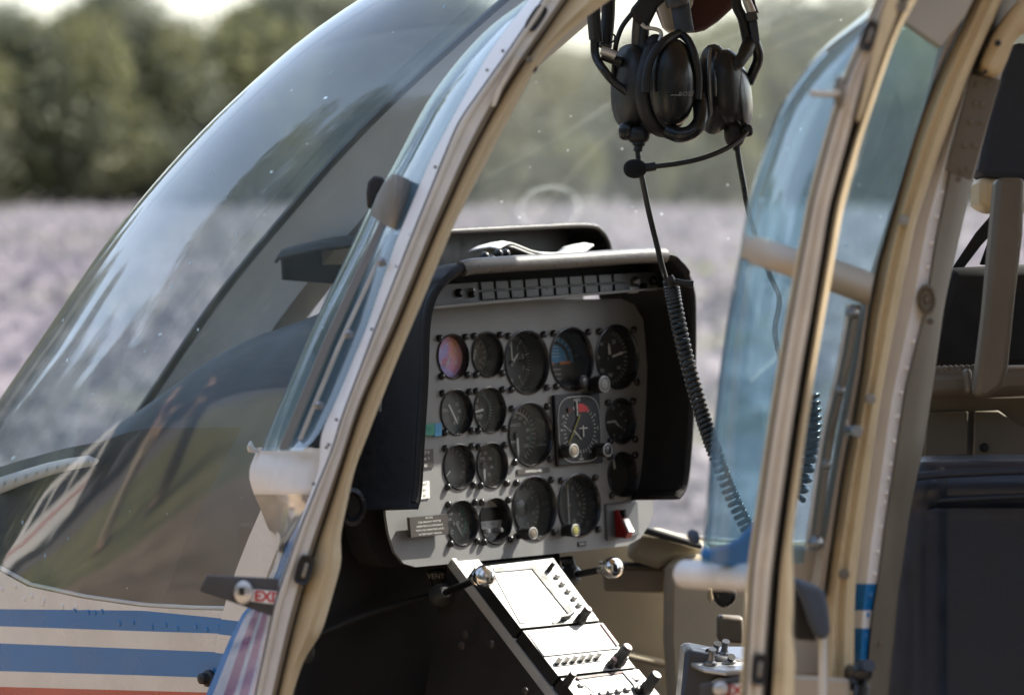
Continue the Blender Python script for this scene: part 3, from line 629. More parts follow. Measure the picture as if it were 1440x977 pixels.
for u, v, m_ in ((730.5, 441, 'dial_olive'), (609, 554, 'aluminium'), (902, 574, 'black_plastic'), (907, 681, 'khaki_metal')):
    MB().lathe(PN(u, v, .002), pl, pb, pn, [(.006, 0), (.0058, .003), (.0045, .004), (.0035, .002)], 18).obj('jack_socket' if v > 450 else 'panel_lamp', m_, IP, 40)
MB().tube([PN(603, 504, .012), PN(614, 504, .006)], .0012, 8).obj('switch_lever', 'steel', IP, 40)
# red guarded switch
q = [PL(*c) for c in ((848, 709), (893, 704), (895, 752), (850, 760))]
SWP = MB().prism([LP(a, b, .002) for a, b in q], pn * .003).obj('guarded_switch', 'strip_grey', H, 30, .001)
ga, gb = PL(864, 735)
def gp(x, y, h): return LP(ga + x, gb + y, h)
MB().prism([gp(-.005, .016, .005), gp(-.005, .016, .010), gp(-.005, -.012, .024), gp(-.005, -.019, .021), gp(-.005, -.017, .005)], pl * .0115).obj('guard_cover', 'red_guard', SWP, 30, .001)
MB().prism([gp(-.004, .004, .0168), gp(.0055, .004, .0168), gp(.0055, -.012, .0252), gp(-.004, -.012, .0252)], V((0.002, 0, .001))).obj('guard_top', 'aluminium', SWP, 0)
MB().box(gp(.001, .011, .015), pl, pb, pn, (.0025, .005, .004)).obj('toggle', 'black_gloss', SWP, 30, .001)
# ------------------------------------------------------------------ hood round the panel
DEP = .070
hoodpts = [(588, 716), (593, 690), (597, 620), (602, 540), (606, 450), (621, 408), (652, 383), (700, 377), (800, 371), (925, 363.5), (953, 374), (969, 402), (973, 445), (971, 560), (963, 670), (950, 697)]
HDP = [.07, .07, .07, .07, .07, .075, .088] + [.09] * 9
HL = [PL(*q, d) + (d,) for q, d in zip(hoodpts, HDP)]; HLc = [tuple(p) for p in catmull(HL, 6)]
HR = [tuple(p) for p in catmull([PL(*q, min(d, .07)) + (0,) for q, d in zip(hoodpts, HDP)], 6)]
rows = []; lips = []
cx_ = sum(q[0] for q in HLc) / len(HLc)
for j, (a, b, dp) in enumerate(HLc):
    i0, i1 = max(0, j - 1), min(len(HLc) - 1, j + 1); tx_, ty_ = HLc[i1][0] - HLc[i0][0], HLc[i1][1] - HLc[i0][1]; L_ = math.hypot(tx_, ty_); nx, ny = -ty_ / L_, tx_ / L_
    th = .010 if ny > .6 else .006
    def s_(d, h):
        g_ = max(0, min(1, h / dp)); return LP(HR[j][0] * (1 - g_) + a * g_ + nx * d, HR[j][1] * (1 - g_) + b * g_ + ny * d, h)
    lips.append(s_(.004, dp - .003))
    rows.append([s_(-.001, -.08), s_(-.001, .02), s_(0, dp - .01), s_(.0, dp), s_(th * .5, dp + th * .6), s_(th, dp + .001), s_(th * 1.05, dp - .014), s_(th * .8, .02), s_(th * .8, -.08)])
hd = MB().grid(rows)
for r in (rows[0], rows[-1]): hd.add(r, [tuple(range(len(r)))])
HD = hd.obj('panel_hood', 'hood_leather', H, 50)
near = lambda u, v: min(range(len(HLc)), key=lambda i: (HLc[i][0] - PL(u, v, .088)[0]) ** 2 + (HLc[i][1] - PL(u, v, .088)[1]) ** 2)
i0, i1 = near(652, 383), near(930, 364)
MB().tube(lips[i0:i1 + 1], .0095, 16).obj('hood_roll', 'hood_rim_lit', HD, 60)
MB().tube(lips[2:i0 + 1], .0055, 10).obj('hood_edge', 'hood_leather', HD, 60); MB().tube(lips[i1:-1], .005, 10).obj('hood_edge', 'hood_leather', HD, 60)
# binnacle hood ahead of the panel
up = [(560, 345), (575, 329), (640, 325), (760, 319), (826, 317), (846, 325), (857, 345), (859, 372)]
bq = [tuple(p[:2]) for p in catmull([(a, b, 0) for a, b in [PL(u, v, -.10) for u, v in up]], 6)]
rows = [[LP(a, b + dz, h) for a, b in bq] for h, dz in ((-.10, 0), (-.102, .002), (-.17, .004), (-.24, .002), (-.31, -.004), (-.315, -.008))]
CH = MB().grid(rows).obj('compass_hood', 'hood_leather', H, 50, solid=.004)
MB().tube([LP(a, b, -.10) for a, b in bq], .0032, 8).obj('hood_edge', 'hood_rim_lit', CH, 60)
fl = [LP(a, b, -.15) for a, b in bq]; fl += [LP(bq[-1][0], bq[-1][1] - .05, -.15), LP(bq[0][0], bq[0][1] - .05, -.15)]
MB().prism(fl, pn * -.004).obj('hood_backing', 'black_plastic', H, 0)
bk = [LP(a, b - .004, -.305) for a, b in bq]; bk += [LP(bq[-1][0], bq[-1][1] - .03, -.305), LP(bq[0][0], bq[0][1] - .03, -.305)]
MB().prism(bk, pn * .004).obj('hood_backing', 'hood_leather', H, 0)
# cowl deck between panel top and binnacle
dk = [(555, 430), (590, 392), (640, 381), (870, 368), (905, 395)]
MB().prism([LP(*PL(u, v, 0), .02) for u, v in dk], pn * -.10).obj('hood_deck', 'hood_leather', H, 30)
# annunciator strip
sh = .035
def AP(u, v, h=sh): return onplane(u, v, PO + pn * h + pl * 0, pn)
MB().prism([AP(600, 402), AP(668, 397), AP(890, 384), (AP(944, 381)), AP(944, 403), AP(890, 407), AP(668, 427), AP(600, 434)], pn * -.06).obj('annunciator_strip', 'strip_grey', H, 0)
AS = bpy.data.objects['annunciator_strip']
MB().prism([AP(600, 430), AP(668, 424), AP(944, 402.5), AP(944, 406), AP(668, 429), AP(600, 436)], pn * .012).obj('strip_lip', 'panel_grey', AS, 30, .001)
for i in range(10):
    for j in range(2):
        u0 = 673.5 + 20.75 * i + j * 1.5; u1 = u0 + 17.5; vt = lambda u: 396.5 - (u - 673) * .0595 + 14 * j; hgt = 11.5
        q = [AP(u0, vt(u0)), AP(u1, vt(u1)), AP(u1 + 1, vt(u1) + hgt), AP(u0 + 1, vt(u0) + hgt)]
        MB().prism(q, pn * .003).obj('light_cell', 'cell_grey', AS, 0, .0006)
for u, v, r, m_ in ((892, 396, .006, 'steel'), (903, 403, .004, 'black_gloss'), (917, 395, .0055, 'black_gloss'), (930, 393, .003, 'steel'), (662, 414, .004, 'black_gloss'), (644, 412, .005, 'black_gloss'), (661, 408, .0025, 'steel')):
    MB().lathe(AP(u, v), pl, pb, pn, [(r, -.001), (r, .004), (r * .6, .007)], 16).obj('test_button', m_, AS, 40)
for u, v in ((890, 408), (916, 405)): MB().box(AP(u, v), pl, pb, pn, (.008, .0035, .002)).obj('maker_label', 'aluminium', AS, 0)
# ------------------------------------------------------------------ centre pedestal
SL = math.radians(41.8); dn = V((math.sin(SL), 0, math.cos(SL))); dd_ = V((math.cos(SL), 0, -math.sin(SL)))
D0 = PN(629, 795, -.006)
def PD(u, v, h=0.): return onplane(u, v, D0 + dn * h, dn)
body = [(629, 795), (778, 782), (818, 843), (924, 976), (1010, 1090), (852, 1090), (766, 976), (652, 826)]
MB().prism([PD(*q) for q in body], V((-.10, 0, -.42))).obj('pedestal', 'dark_trim', H, 30)
PED = bpy.data.objects['pedestal']
MB().prism([PD(u, v, .001) for u, v in ((629, 795), (634, 794.6), (657, 826), (771, 976), (857, 1090), (852, 1090), (766, 976), (652, 826))], dn * .012).obj('pedestal_edge', 'radio_face', PED, 30)
MB().prism([PD(u, v, .002) for u, v in ((634, 796), (668, 793), (690, 822), (656, 824))], dn * .009).obj('top_plate', 'radio_face', PED, 30, .001)
def unit(name, pts, h=.03, label=None):
    o = MB().prism([PD(*q, h) for q in pts], dn * -.028).obj(name, ['radio_face', 'black_plastic'], H, 30, .0008, label=label)
    me = o.data
    for p in me.polygons:
        p.material_index = 0 if p.normal.dot(dn) > .9 else 1
    return o
def slab(name, par, pts, h, th, m, bev=0): return MB().prism([PD(*q, h) for q in pts], dn * th).obj(name, m, par, 30, bev)
def dknob(par, u, v, bu, bv, r, m='black_plastic', cap=None, nm='knob'):
    b_ = PD(bu, bv, .0305); ln = 0
    for k in range(1, 90):
        q = proj(b_ + dn * (k * .001))
        if q[1] <= v: break
        ln = k * .001
    ln = max(.006, ln)
    g = MB().lathe(b_, dd_, pl, dn, [(r * 1.15, 0), (r * 1.15, ln * .35), (r, ln * .4), (r, ln * .96), (r * .85, ln)], 18, ms=[0, 0, 0, 0, 0]).obj(nm, m, par, 40)
    if cap: MB().lathe(b_ + dn * (ln + .0003), dd_, pl, dn, [(r * .8, 0), (r * .7, .0008)], 16).obj('knob_cap', cap, par, 40)
    return g
UA = unit('moving_map', [(667, 797), (778, 784), (843, 872), (732, 883)], label='navigation unit with a large sunlit screen')
slab('screen_frame', UA, [(690, 800), (754, 794.5), (807, 863), (800, 867), (747, 801), (694, 806)], .0302, .0025, 'black_plastic')
slab('screen_frame', UA, [(690, 800), (696, 799.6), (738, 876), (731, 876)], .0302, .001, 'radio_face')
slab('screen', UA, [(694, 805), (746, 800.5), (799, 866), (738, 872)], .0303, .0008, 'radio_screen')
for u, v in ((782.5, 811.5), (790, 822), (798, 832), (806.5, 842), (813.5, 851.5)): slab('button', UA, [(u - 4, v - 2), (u + 2, v - 2.6), (u + 4.5, v + 1.6), (u - 1.5, v + 2.2)], .0304, .005, 'radio_face', .0008)
dknob(UA, 780, 790, 771, 802, .0028, nm='toggle'); dknob(UA, 831, 855, 815, 873, .0055, cap='pink_paint')
slab('card_slot', UA, [(775, 874), (806, 866), (808, 868), (778, 877)], .0305, .0005, 'black_plastic'); slab('lever', UA, [(786, 872), (800, 863), (806, 864), (797, 871)], .032, .006, 'black_plastic', .001)
UB = unit('radio', [(735, 886), (846, 875), (893, 938), (785, 950)], label='radio with six white push buttons')
slab('display', UB, [(741, 889), (843, 879), (866, 909), (763, 920)], .0303, .0008, 'radio_screen')
slab('display_edge', UB, [(843, 878), (846, 878), (869, 908), (866, 909)], .0303, .003, 'pink_paint')
slab('display_edge', UB, [(763, 921), (868, 910), (870, 912), (765, 923)], .0303, .0015, 'strip_grey')
for i in range(6):
    u, v = 783 + 11 * i, 932.5 - 1.4 * i
    slab('push_button', UB, [(u - 3, v - 3), (u + 3, v - 3.6), (u + 5, v), (u - 1, v + .6)], .0305, .009, 'print_white', .001)
    slab('button_well', UB, [(u - 3, v + 1), (u + 5, v + .2), (u + 7, v + 4), (u - 1, v + 4.6)], .0302, .0006, 'black_plastic')
dknob(UB, 886, 908, 866, 932, .0068, cap='pink_paint'); dknob(UB, 865, 926, 857, 936, .0042, cap='pink_paint'); dknob(UB, 880, 922, 874, 931, .0042, cap='radio_face')
UC = unit('transponder', [(788, 953), (898, 940), (935, 985), (1000, 1075), (880, 1090), (818, 990)], label='lower radio with dark keys and a tall knob')
slab('display', UC, [(812, 955), (874, 947), (893, 966), (836, 974)], .0303, .0008, 'radio_screen'); slab('display_edge', UC, [(874, 946), (880, 946), (897, 966), (892, 967)], .0303, .0025, 'black_plastic'); slab('display_edge', UC, [(809, 953), (876, 945), (878, 947), (812, 956)], .0303, .0022, 'maroon')
slab('key', UC, [(812, 961), (818, 960), (822, 965), (815, 966)], .0305, .003, 'radio_face', .0006); slab('key', UC, [(886, 953), (894, 952), (899, 957), (891, 958)], .0305, .003, 'strip_grey', .0006)
for i in range(7): u, v = 832 + 12 * i, 979 - 2.2 * i; slab('key', UC, [(u - 4, v - 2), (u + 3, v - 2.6), (u + 6, v + 2), (u - 1, v + 2.6)], .0305, .004, 'strip_grey', .0006)
for i in range(6): u, v = 842 + 12 * i, 992 - 2.2 * i; slab('key', UC, [(u - 4, v - 2), (u + 3, v - 2.6), (u + 6, v + 2), (u - 1, v + 2.6)], .0305, .004, 'strip_grey', .0006)
dknob(UC, 807, 946, 795, 962, .0045); dknob(UC, 925, 947, 905, 973, .0068); dknob(UC, 902, 966, 897, 972, .0048)
# pedestal side fasteners
for u, v in ((656, 891), (692, 905), (740, 971), (651, 907)):
    p = onplane(u, v, PD(660, 860), Y); MB().lathe(p - Y * .001, X, Z, -Y, [(.0048, 0), (.0048, .002), (.003, .003)], 14).obj('fastener', 'placard_brown', PED, 40)
def vent(bu, bv, ku, kv, t0, t1, br):
    a, b = P(bu, bv, t0), P(ku, kv, t1); d = (b - a).normalized(); x = d.orthogonal().normalized(); y = d.cross(x)
    g = MB().tube([a, b], .0042, 10).obj('vent_pull', 'black_plastic', H, 60)
    L = (b - a).length
    MB().lathe(a, x, y, d, [(.013, -.004), (.013, .008), (.008, .014), (.006, .02)], 18).obj('ferrule', 'steel', g, 40)
    MB().lathe(a + d * (L - .018), x, y, d, [(.0055, 0), (.0065, .018)], 14).obj('collar', 'aluminium', g, 40)
    MB().lathe(b, x, y, d, [(.005, -.001), (.0112, .002), (.0125, .005), (.0108, .0075), (.0108, .009), (.0132, .0115), (.0125, .0155), (.008, .0185), (.002, .019)], 24).obj('pull_knob', 'chrome', g, 50)
vent(619, 836, 676, 812, 4.50, 4.38, 1); vent(801, 809, 855, 799, 4.70, 4.62, 1)
o = poly('vent_bracket', [(601, 801), (624, 799), (630, 838), (640, 862), (628, 872), (616, 858)], 4.585, .006, 'black_plastic', H)
mb = MB(); text(mb, 'VENT', P(613, 810, 4.583), Rt, Up, .0085, 0); mb.obj('lettering', 'print_dim', o, 0)
o = poly('vent_bracket', [(786, 783), (806, 781), (812, 800), (808, 815), (798, 815)], 4.715, .006, 'black_plastic', H); mb = MB(); text(mb, 'VENT', P(798, 790, 4.712), Rt, Up, .0075, 0); mb.obj('lettering', 'print_dim', o, 0)
# ------------------------------------------------------------------ cabin shell round the cockpit
MB().box((-.10, -.17, .96), X, Y, Z, (.02, .18, .34)).obj('forward_bulkhead', 'dark_trim', H, 0, .004)
MB().box((.9, 0, .72), X, Y, Z, (1.3, .47, .03)).obj('cabin_floor', 'dark_trim', H, 0, .004)
MB().box((.95, 0, .60), X, Y, Z, (1.6, .44, .07)).obj('belly', 'white_paint', H, 0, .05, 4)
for u, v, r in ((520, 690, .028),):
    p = P(496, 712, 4.35); MB().lathe(p, Rt, Up, -Fw, [(.022, 0), (.022, .008), (.017, .010), (.014, .002), (.012, 0)], 20, sx=.7).obj('air_outlet', 'black_gloss', H, 40)
# dark panel side beside the hood (port foot well)
poly('footwell_panel', [(452, 600), (541, 480), (545, 745), (556, 790), (572, 803), (640, 806), (640, 1050), (400, 1050), (425, 820)], 4.66, .012, 'dark_trim', H, .003)
poly('footwell_ledge', [(420, 800), (640, 806), (640, 815), (420, 812)], 4.63, .02, 'dark_trim', H, .002)
pxtube('control_rod', [(440, 895, 4.45), (520, 862, 4.5), (612, 835, 4.55)], .004, 'dark_trim', H)
for u, v in ((526, 724), (525, 742), (541, 778), (484, 827), (577, 822), (552, 845), (523, 941), (473, 918), (525, 686)): MB().lathe(P(u, v, 4.657), Rt, Up, -Fw, [(.0036, 0), (.0034, .002), (.002, .003)], 12).obj('fastener', 'placard_brown', H, 40)
# cream side wall beyond the pedestal
poly('side_wall', [(760, 700), (880, 752), (1090, 770), (1120, 1120), (740, 1120)], 5.02, .02, 'cream_wall', H, .003)
poly('side_panel', [(936, 800), (946, 786), (980, 780), (1060, 790), (1070, 1090), (950, 1090), (938, 955), (934, 900)], 4.90, .05, 'cream_wall', H, .012, rnd=0)
poly('wall_ledge', [(888, 760), (896, 744), (930, 745), (1000, 766), (1000, 792), (945, 789), (936, 796), (925, 800), (880, 786)], 4.93, .06, 'cream_wall', H, .012)
poly('map_pocket', [(846, 797), (936, 799), (936, 834), (850, 831)], 4.955, .01, 'tan_trim', H, .004); poly('pocket_rim', [(842, 790), (938, 793), (938, 799), (844, 796)], 4.94, .03, 'seal', H, .002)
poly('lower_ledge', [(800, 900), (938, 930), (938, 940), (800, 912)], 4.97, .04, 'cream_wall', H, .004)
poly('window_sill', [(900, 738), (988, 764), (988, 773), (900, 749)], 4.90, .03, 'seal', H, .003)
poly('air_scoop', [(1002, 826), (1010, 822), (1036, 826), (1036, 842), (1030, 852), (1018, 856), (1006, 848)], 4.6, .04, 'black_gloss', H, .006, rnd=0)
poly('junction_box', [(1010, 866), (1046, 868), (1046, 905), (1010, 902)], 4.6, .04, 'khaki_metal', H, .004); poly('scoop_bracket', [(996, 826), (1002, 826), (1003, 842), (999, 848), (995, 840)], 4.7, .02, 'cream_trim', H, .002)
# collective head switch box
sb = poly('switch_box', [(963, 918), (968, 913), (1060, 930), (1075, 1060), (950, 1060)], 4.25, .12, 'plate_grey', H, .006, label='dark switch box with a pale toggle plate')
pt = [(965, 917), (976, 911), (1000, 908), (1060, 908), (1060, 940), (1020, 943), (990, 939), (972, 931)]
MB().prism([P(u, v, 4.22 + .10 * (940 - v) / 32) for u, v in pt], Up * -.006).obj('switch_plate', 'aluminium', sb, 30, .002)
for u, v, h in ((999, 934, 22), (1006, 918, 14), (1018, 921, 20), (1026, 932, 9), (994, 922, 6)):
    t = 4.22 + .10 * (940 - v) / 32; MB().tube([P(u, v, t), P(u + 1, v - h * .5, t), P(u + 3, v - h, t - .005)], [.0055, .0035, .0045], 10).obj('toggle', 'steel' if h > 12 else 'black_plastic', sb, 60)
    MB().lathe(P(u, v, t) - Up * .001, Rt, Fw, Up, [(.008, 0), (.008, .003), (.005, .005)], 12).obj('toggle_collar', 'steel', sb, 40)
MB().lathe(P(1013, 967, 4.245), Rt, Up, -Fw, [(.012, 0), (.012, .004), (.008, .006)], 20).obj('lock', 'aluminium', sb, 40)
# ------------------------------------------------------------------ roof, pillars
RO = V((0, 0, 0))
rows = []
for k, x in enumerate(np.linspace(.02, 2.4, 14)):
    w_ = float(np.interp(x, [.02, .3, .6, 2.4], [.16, .36, .43, .43])); r = []
    for j in range(13):
        y = -w_ + 2 * w_ * j / 12; r.append(V((x, y, 2.10 + .05 * (1 - (y / w_) ** 2))))
    rows.append(r)
MB().grid(rows).obj('roof', 'white_paint', H, 60, solid=.03)
MB().grid([[p - Z * .02 for p in r] for r in rows]).obj('headliner', 'cream_trim', H, 60)
zl = sorted(list(np.linspace(.70, 2.10, 40)) + [R1[-1], R2[-1], R3[-1], R4[-1], R5[-1]])
rows = []; pm = []
for z in zl:
    p = hull(z, math.pi / 2, -1); q_ = float(np.interp(z, [1.4, 1.75], [.05, .025]))
    rows.append([p + V((-.004, 0, 0)), p + V((0, -.006, 0)), p + V((q_, -.006, 0)), p + V((q_ + .003, .002, 0)), p + V((q_, .012, 0)), p + V((.01, .012, 0))])
for a_, b_ in zip(zl[:-1], zl[1:]):
    z = (a_ + b_) / 2; k = 1 if R2[-1] < z < R1[-1] or R4[-1] < z < R3[-1] else 2 if z < R5[-1] else 0
    pm += [k, k, k, 3, 3, 3]
g_ = MB().grid(rows, cu=True); g_.m = pm; g_.obj('door_pillar', ['white_paint', 'blue_paint', 'red_paint', 'cream_trim'], H, 40)
# starboard side of the cabin: closed doors with their windows, seats, aft wall
SY = .47
MB().box((1.53, SY, 1.03), X, Y, Z, (1.05, .02, .31)).obj('cabin_side', 'cream_wall', H, 0, .006)
for x in (.56, 1.20, 1.92, 2.5): MB().prism([V((x - .05, SY + .015, 1.34)), V((x + .05, SY + .015, 1.34)), V((x + .05, SY - .07, 2.08)), V((x - .05, SY - .07, 2.08))], V((0, -.03, 0))).obj('window_post', 'cream_trim', H, 0, .006)
for x0, x1 in ((.61, 1.15), (1.25, 1.87), (1.97, 2.45)): MB().add([V((x0, SY + .006, 1.34)), V((x1, SY + .006, 1.34)), V((x1, SY - .075, 2.06)), V((x0, SY - .075, 2.06))], [(0, 1, 2, 3)]).obj('side_window', 'windscreen_far', H, 0)
MB().box((1.5, SY - .07, 2.08), X, Y, Z, (1.05, .02, .04)).obj('roof_rail', 'cream_trim', H, 0, .006)
MB().box((2.2, -SY, 1.4), X, Y, Z, (.32, .02, .68)).obj('cabin_side', 'white_paint', H, 0, .006)
for y, x in ((.22, .80),):
    MB().box((x, y, 1.0), X, Y, Z, (.22, .21, .06)).obj('seat_cushion', 'leather_navy', H, 30, .03, 3); MB().box((x + .27, y, 1.32), (X * .97 + Z * .2).normalized(), Y, (Z * .97 - X * .2).normalized() * -1, (.05, .21, .34)).obj('seat_back', 'leather_navy', H, 30, .03, 3)
MB().box((2.2, 0, 1.02), X, Y, Z, (.25, .42, .08)).obj('rear_bench', 'leather_navy', H, 30, .03, 3); MB().box((2.44, 0, 1.42), X, Y, Z, (.06, .42, .34)).obj('rear_bench_back', 'leather_navy', H, 30, .03, 3)
def halfbar(name, top, bot, bulge, m, parent, n=9):
    """rounded bar between two outlines of (u, v, t)"""
    a = catmull([V(q) for q in top], 6); b = catmull([V(q) for q in bot], 6); rows = []
    for p, q in zip(a, b):
        r = []
        for k in range(n):
            s_ = k / (n - 1); w_ = p.lerp(q, s_); r.append(P(w_.x, w_.y, w_.z - bulge * math.sin(math.pi * s_) ** .7))
        rows.append(r + [P(q.x, q.y, q.z + .006), P(p.x, p.y, p.z + .006)])
    return MB().grid(rows, cu=True).obj(name, m, parent, 50)
# ------------------------------------------------------------------ door builder
VS = np.linspace(-165, 1045, 98)
def loft(name, curves, m, mats, parent, smooth=35, vs=VS, k=2, label=None, solid=0):
    """curves: list of (polyline u(v), t or t-polyline, du)"""
    cs = []
    for c, t, du in curves:
        a = smoothed(c, vs, k) + du
        cs.append((a, [t] * len(vs) if not isinstance(t, list) else [interp(t, v) for v in vs]))
    rows = [[P(a[i], v, t[i]) for a, t in cs] for i, v in enumerate(vs)]
    return MB().grid(rows, colm=m).obj(name, mats, parent, smooth, label=label, solid=solid)
A_ = [(775, -40), (743, 0), (689, 70), (644, 150), (605, 223), (556, 340), (517, 456), (475, 557), (450, 610), (436, 650), (417, 720), (384, 820), (360, 900), (335, 977), (315, 1045)]
B_ = [(790, -40), (762, 0), (744, 28), (706, 84), (644, 171), (581, 340 - 14), (527, 463), (478, 592), (469, 627), (448, 677), (420, 747), (386, 847), (359, 974), (345, 1045)]
C_ = [(825, -40), (797, 0), (713, 122), (657, 226), (609, 334), (562, 449), (510, 564), (494, 612), (473, 680), (440, 780), (409, 893), (390, 977), (375, 1045)]
D_ = [(905, -40), (862, 0), (828, 20), (776, 66), (755, 94), (696, 205), (640, 313), (604, 400), (555, 515), (499, 658), (486, 718), (476, 764), (483, 781), (478, 800), (453, 889), (441, 909), (428, 922), (412, 975), (395, 1045)]
DOOR = MB().box((0, 0, 0), X, Y, Z, (.001, .001, .001))
def mid(c1, c2, f): 
    vs = sorted(set([q[1] for q in c1] + [q[1] for q in c2])); return [(interp(c1, v) * (1 - f) + interp(c2, v) * f, v) for v in vs]
LT = 3.60
A_ = [q for q in A_ if q[1] < 650] + [(448, 668), (437, 690), (418, 745), (384, 845), (356, 974), (342, 1045)]
LD = loft('front_door', [(A_, LT + .10, 0), (A_, LT + .05, 1), (B_, LT, -.9), (B_, LT + .004, -.2), (B_, LT + .004, .7), (B_, LT, 1.4), (mid(B_, C_, .14), LT - .004, 0), (mid(B_, C_, .28), LT - .003, 0), (mid(B_, C_, .36), LT + .003, 0), (mid(B_, C_, .62), LT + .003, 0), (mid(B_, C_, .74), LT + .004, 0), (C_, LT + .016, -1.2), (C_, LT + .022, 0), (C_, LT + .020, 1.6), (mid(C_, D_, .3), LT + .008, 0), (mid(C_, D_, .55), LT + .004, 0), (mid(C_, D_, .72), LT + .008, 0), (D_, LT + .03, -1), (D_, LT + .05, 0), (D_, LT + .12, -6)],
          [0, 0, 2, 2, 2, 4, 4, 4, 1, 1, 5, 2, 2, 3, 3, 3, 3, 3, 3], ['white_shell', 'channel_metal', 'seal', 'cream_trim', 'bead_beige', 'side_brown'], H, 30, label='front door seen along its latch edge')
# outer and inner door skins running forward to the hinge
loft('door_skin', [(A_, LT + .10, 0), (A_, LT + .16, 3), (A_, LT + .26, 8)], 0, ['white_shell'], LD) if False else None
S_ = [(860, -150), (790, -60), (743, 0), (696, 28), (644, 84), (602, 139), (574, 191), (546, 244), (515, 296), (506, 320), (464, 407), (430, 480), (395, 564), (367, 632)]
vsg = np.linspace(-160, 634, 66)
Aa = smoothed([q for q in A_ if q[1] < 600] + [(450, 608), (436, 628), (420, 637)], vsg, 1); Ss = smoothed(S_, vsg, 3); Ha = smoothed(APIL, vsg, 3)
rows = []
for i, v in enumerate(vsg):
    r = []
    for k in range(25):
        s_ = k / 24; f = math.sin(math.pi * min(s_, 1)) ** .75 if s_ <= .5 else None
        if s_ <= .5: u = Aa[i] + (min(Ss[i], Aa[i]) - Aa[i]) * f
        else: u = Ss[i] + (max(Ha[i], Ss[i] + 4) - Ss[i]) * (1 - math.sin(math.pi * s_) ** .75)
        r.append(P(u, v, LT + .06 + .44 * s_))
    rows.append(r)
MB().grid(rows).obj('bubble_window', 'bubble', LD, 60)
# inner slide rail behind the bubble
RAILV = np.linspace(312, 632, 24)
def off(c, d): return [(a + d, b) for a, b in c]
loft('window_rail', [(S_, 3.73, 24), (S_, 3.71, 25), (S_, 3.705, 37), (S_, 3.72, 39)], 0, ['bar_taupe'], LD, 30, RAILV)
loft('window_rail', [(S_, 3.69, 46), (S_, 3.68, 47), (S_, 3.68, 52), (S_, 3.69, 53)], 0, ['aluminium'], LD, 30, RAILV[:-1])
loft('door_lining', [(S_, 3.97, 40), (S_, 3.96, 60), (S_, 3.96, 92)], 0, ['deck_grey'], LD, 30, np.linspace(330, 630, 24))
for u, v in ((537, 369), (491, 470), (449, 570)):
    p = P(u, v, 3.655); MB().lathe(p, Rt, Up, -Fw, [(.0045, 0), (.0045, .004), (.003, .006), (.002, .012)], 12).obj('rail_screw', 'steel', LD, 40)
halfbar('window_crossbar', [(530, 274, 3.80), (545, 250, 3.72), (560, 246, 3.67), (592, 262, 3.69)], [(520, 300, 3.80), (534, 312, 3.72), (552, 322, 3.67), (574, 330, 3.69)], .007, 'bar_taupe', LD)
poly('window_catch', [(517, 256), (526, 246), (541, 250), (538, 262), (524, 290), (516, 294), (515, 272)], 3.83, .014, 'seal', LD, .003)
# white moulded fairing under the bubble
vsf = list(np.linspace(632, 775, 26))
E_ = [(362, 632), (356, 645), (351, 658), (350.5, 673), (356, 692), (365, 712), (376, 740), (388, 765), (391, 775)]
EB = [(470, 632), (462, 645), (455, 660), (450, 675), (441, 695), (434, 708), (412, 738), (391, 765), (391.5, 775)]
rows = []
for v in vsf:
    a, b = interp(E_, v), min(interp(B_, v) - 1, interp(EB, v)); r = []
    for k in range(14):
        s_ = k / 13; bul = math.sin(math.pi * min(1, s_ * 1.1) * .5)
        und = max(0, (v - 690) / 80)
        r.append(P(a + (b - a) * s_, v, 3.90 - .20 * bul + .16 * und * (1 - abs(s_ - .35))))
    rows.append(r)
fm = [0 if v < 694 else 1 for v in vsf[:-1]]
MB().grid(rows, rowm=fm).obj('window_fairing', ['white_shell', 'polished_white'], LD, 70)
MB().grid([[P(u, v, t) for u, t in ((362, 3.9), (380, 3.80), (400, 3.74), (425, 3.70), (440, 3.66))] for v in (629, 636)]).obj('fairing_lip', 'white_shell', LD, 60)
poly('window_catch', [(352, 619), (357, 628), (362, 633), (362, 637), (349, 636), (347, 628)], 3.88, .012, 'aluminium', LD, .002)
# lower door skin; mirrored fuselage stripes painted in as sweeping bands
vs2 = list(np.linspace(690, 1045, 40)); rows = []
Lk = [(434, 690), (412, 738), (394, 765), (384, 800), (366, 835), (341, 862), (322, 900), (303, 945), (286, 985), (262, 1045)]
fr_ = [0, .14, .36, .58, .68, .88, .94, 1.0]
for v in vs2:
    a, b = interp(Lk, v), interp(B_, v) - .5
    rows.append([P(a + (b - a) * f, v, 3.86 - .22 * f) for f in fr_])
cm = []
for i in range(len(vs2) - 1):
    v = vs2[i]
    cm += [0, 0, 1, 3, 1, 3, 1] if v < 850 else [1, 3, 2, 3, 2, 3, 4]
g_ = MB().grid(rows); g_.m = cm
g_.obj('painted_skin', ['white_paint', 'blue_paint', 'purple_paint', 'lilac_paint', 'pink_paint'], LD, 60)
EP = poly('handle_plate', [(291, 808), (392, 813), (391, 846), (382, 866), (320, 844), (280, 831)], 3.62, .004, 'plate_grey', H, .001)
MB().lathe(P(343, 832, 3.62), Rt, Up, -Fw, [(.0088, 0), (.0095, .004), (.0085, .009), (.005, .0105)], 24, sy=1.2).obj('door_lock', 'aluminium', EP, 40)
MB().box(P(340, 831, 3.611), Rt, Up, Fw, (.0025, .0035, .002)).obj('key_slot', 'seal', EP, 0)
es = poly('exit_label', [(355, 828), (391, 831), (391, 850), (353, 845)], 3.617, .001, 'print_white', EP, 0)
mb = MB(); text(mb, 'EXIT', P(378, 839.5, 3.6165), (Rt - Up * .09).normalized(), (Up + Rt * .05).normalized(), .0132, 0, bold=.035); mb.obj('lettering', 'print_red', EP, 0)
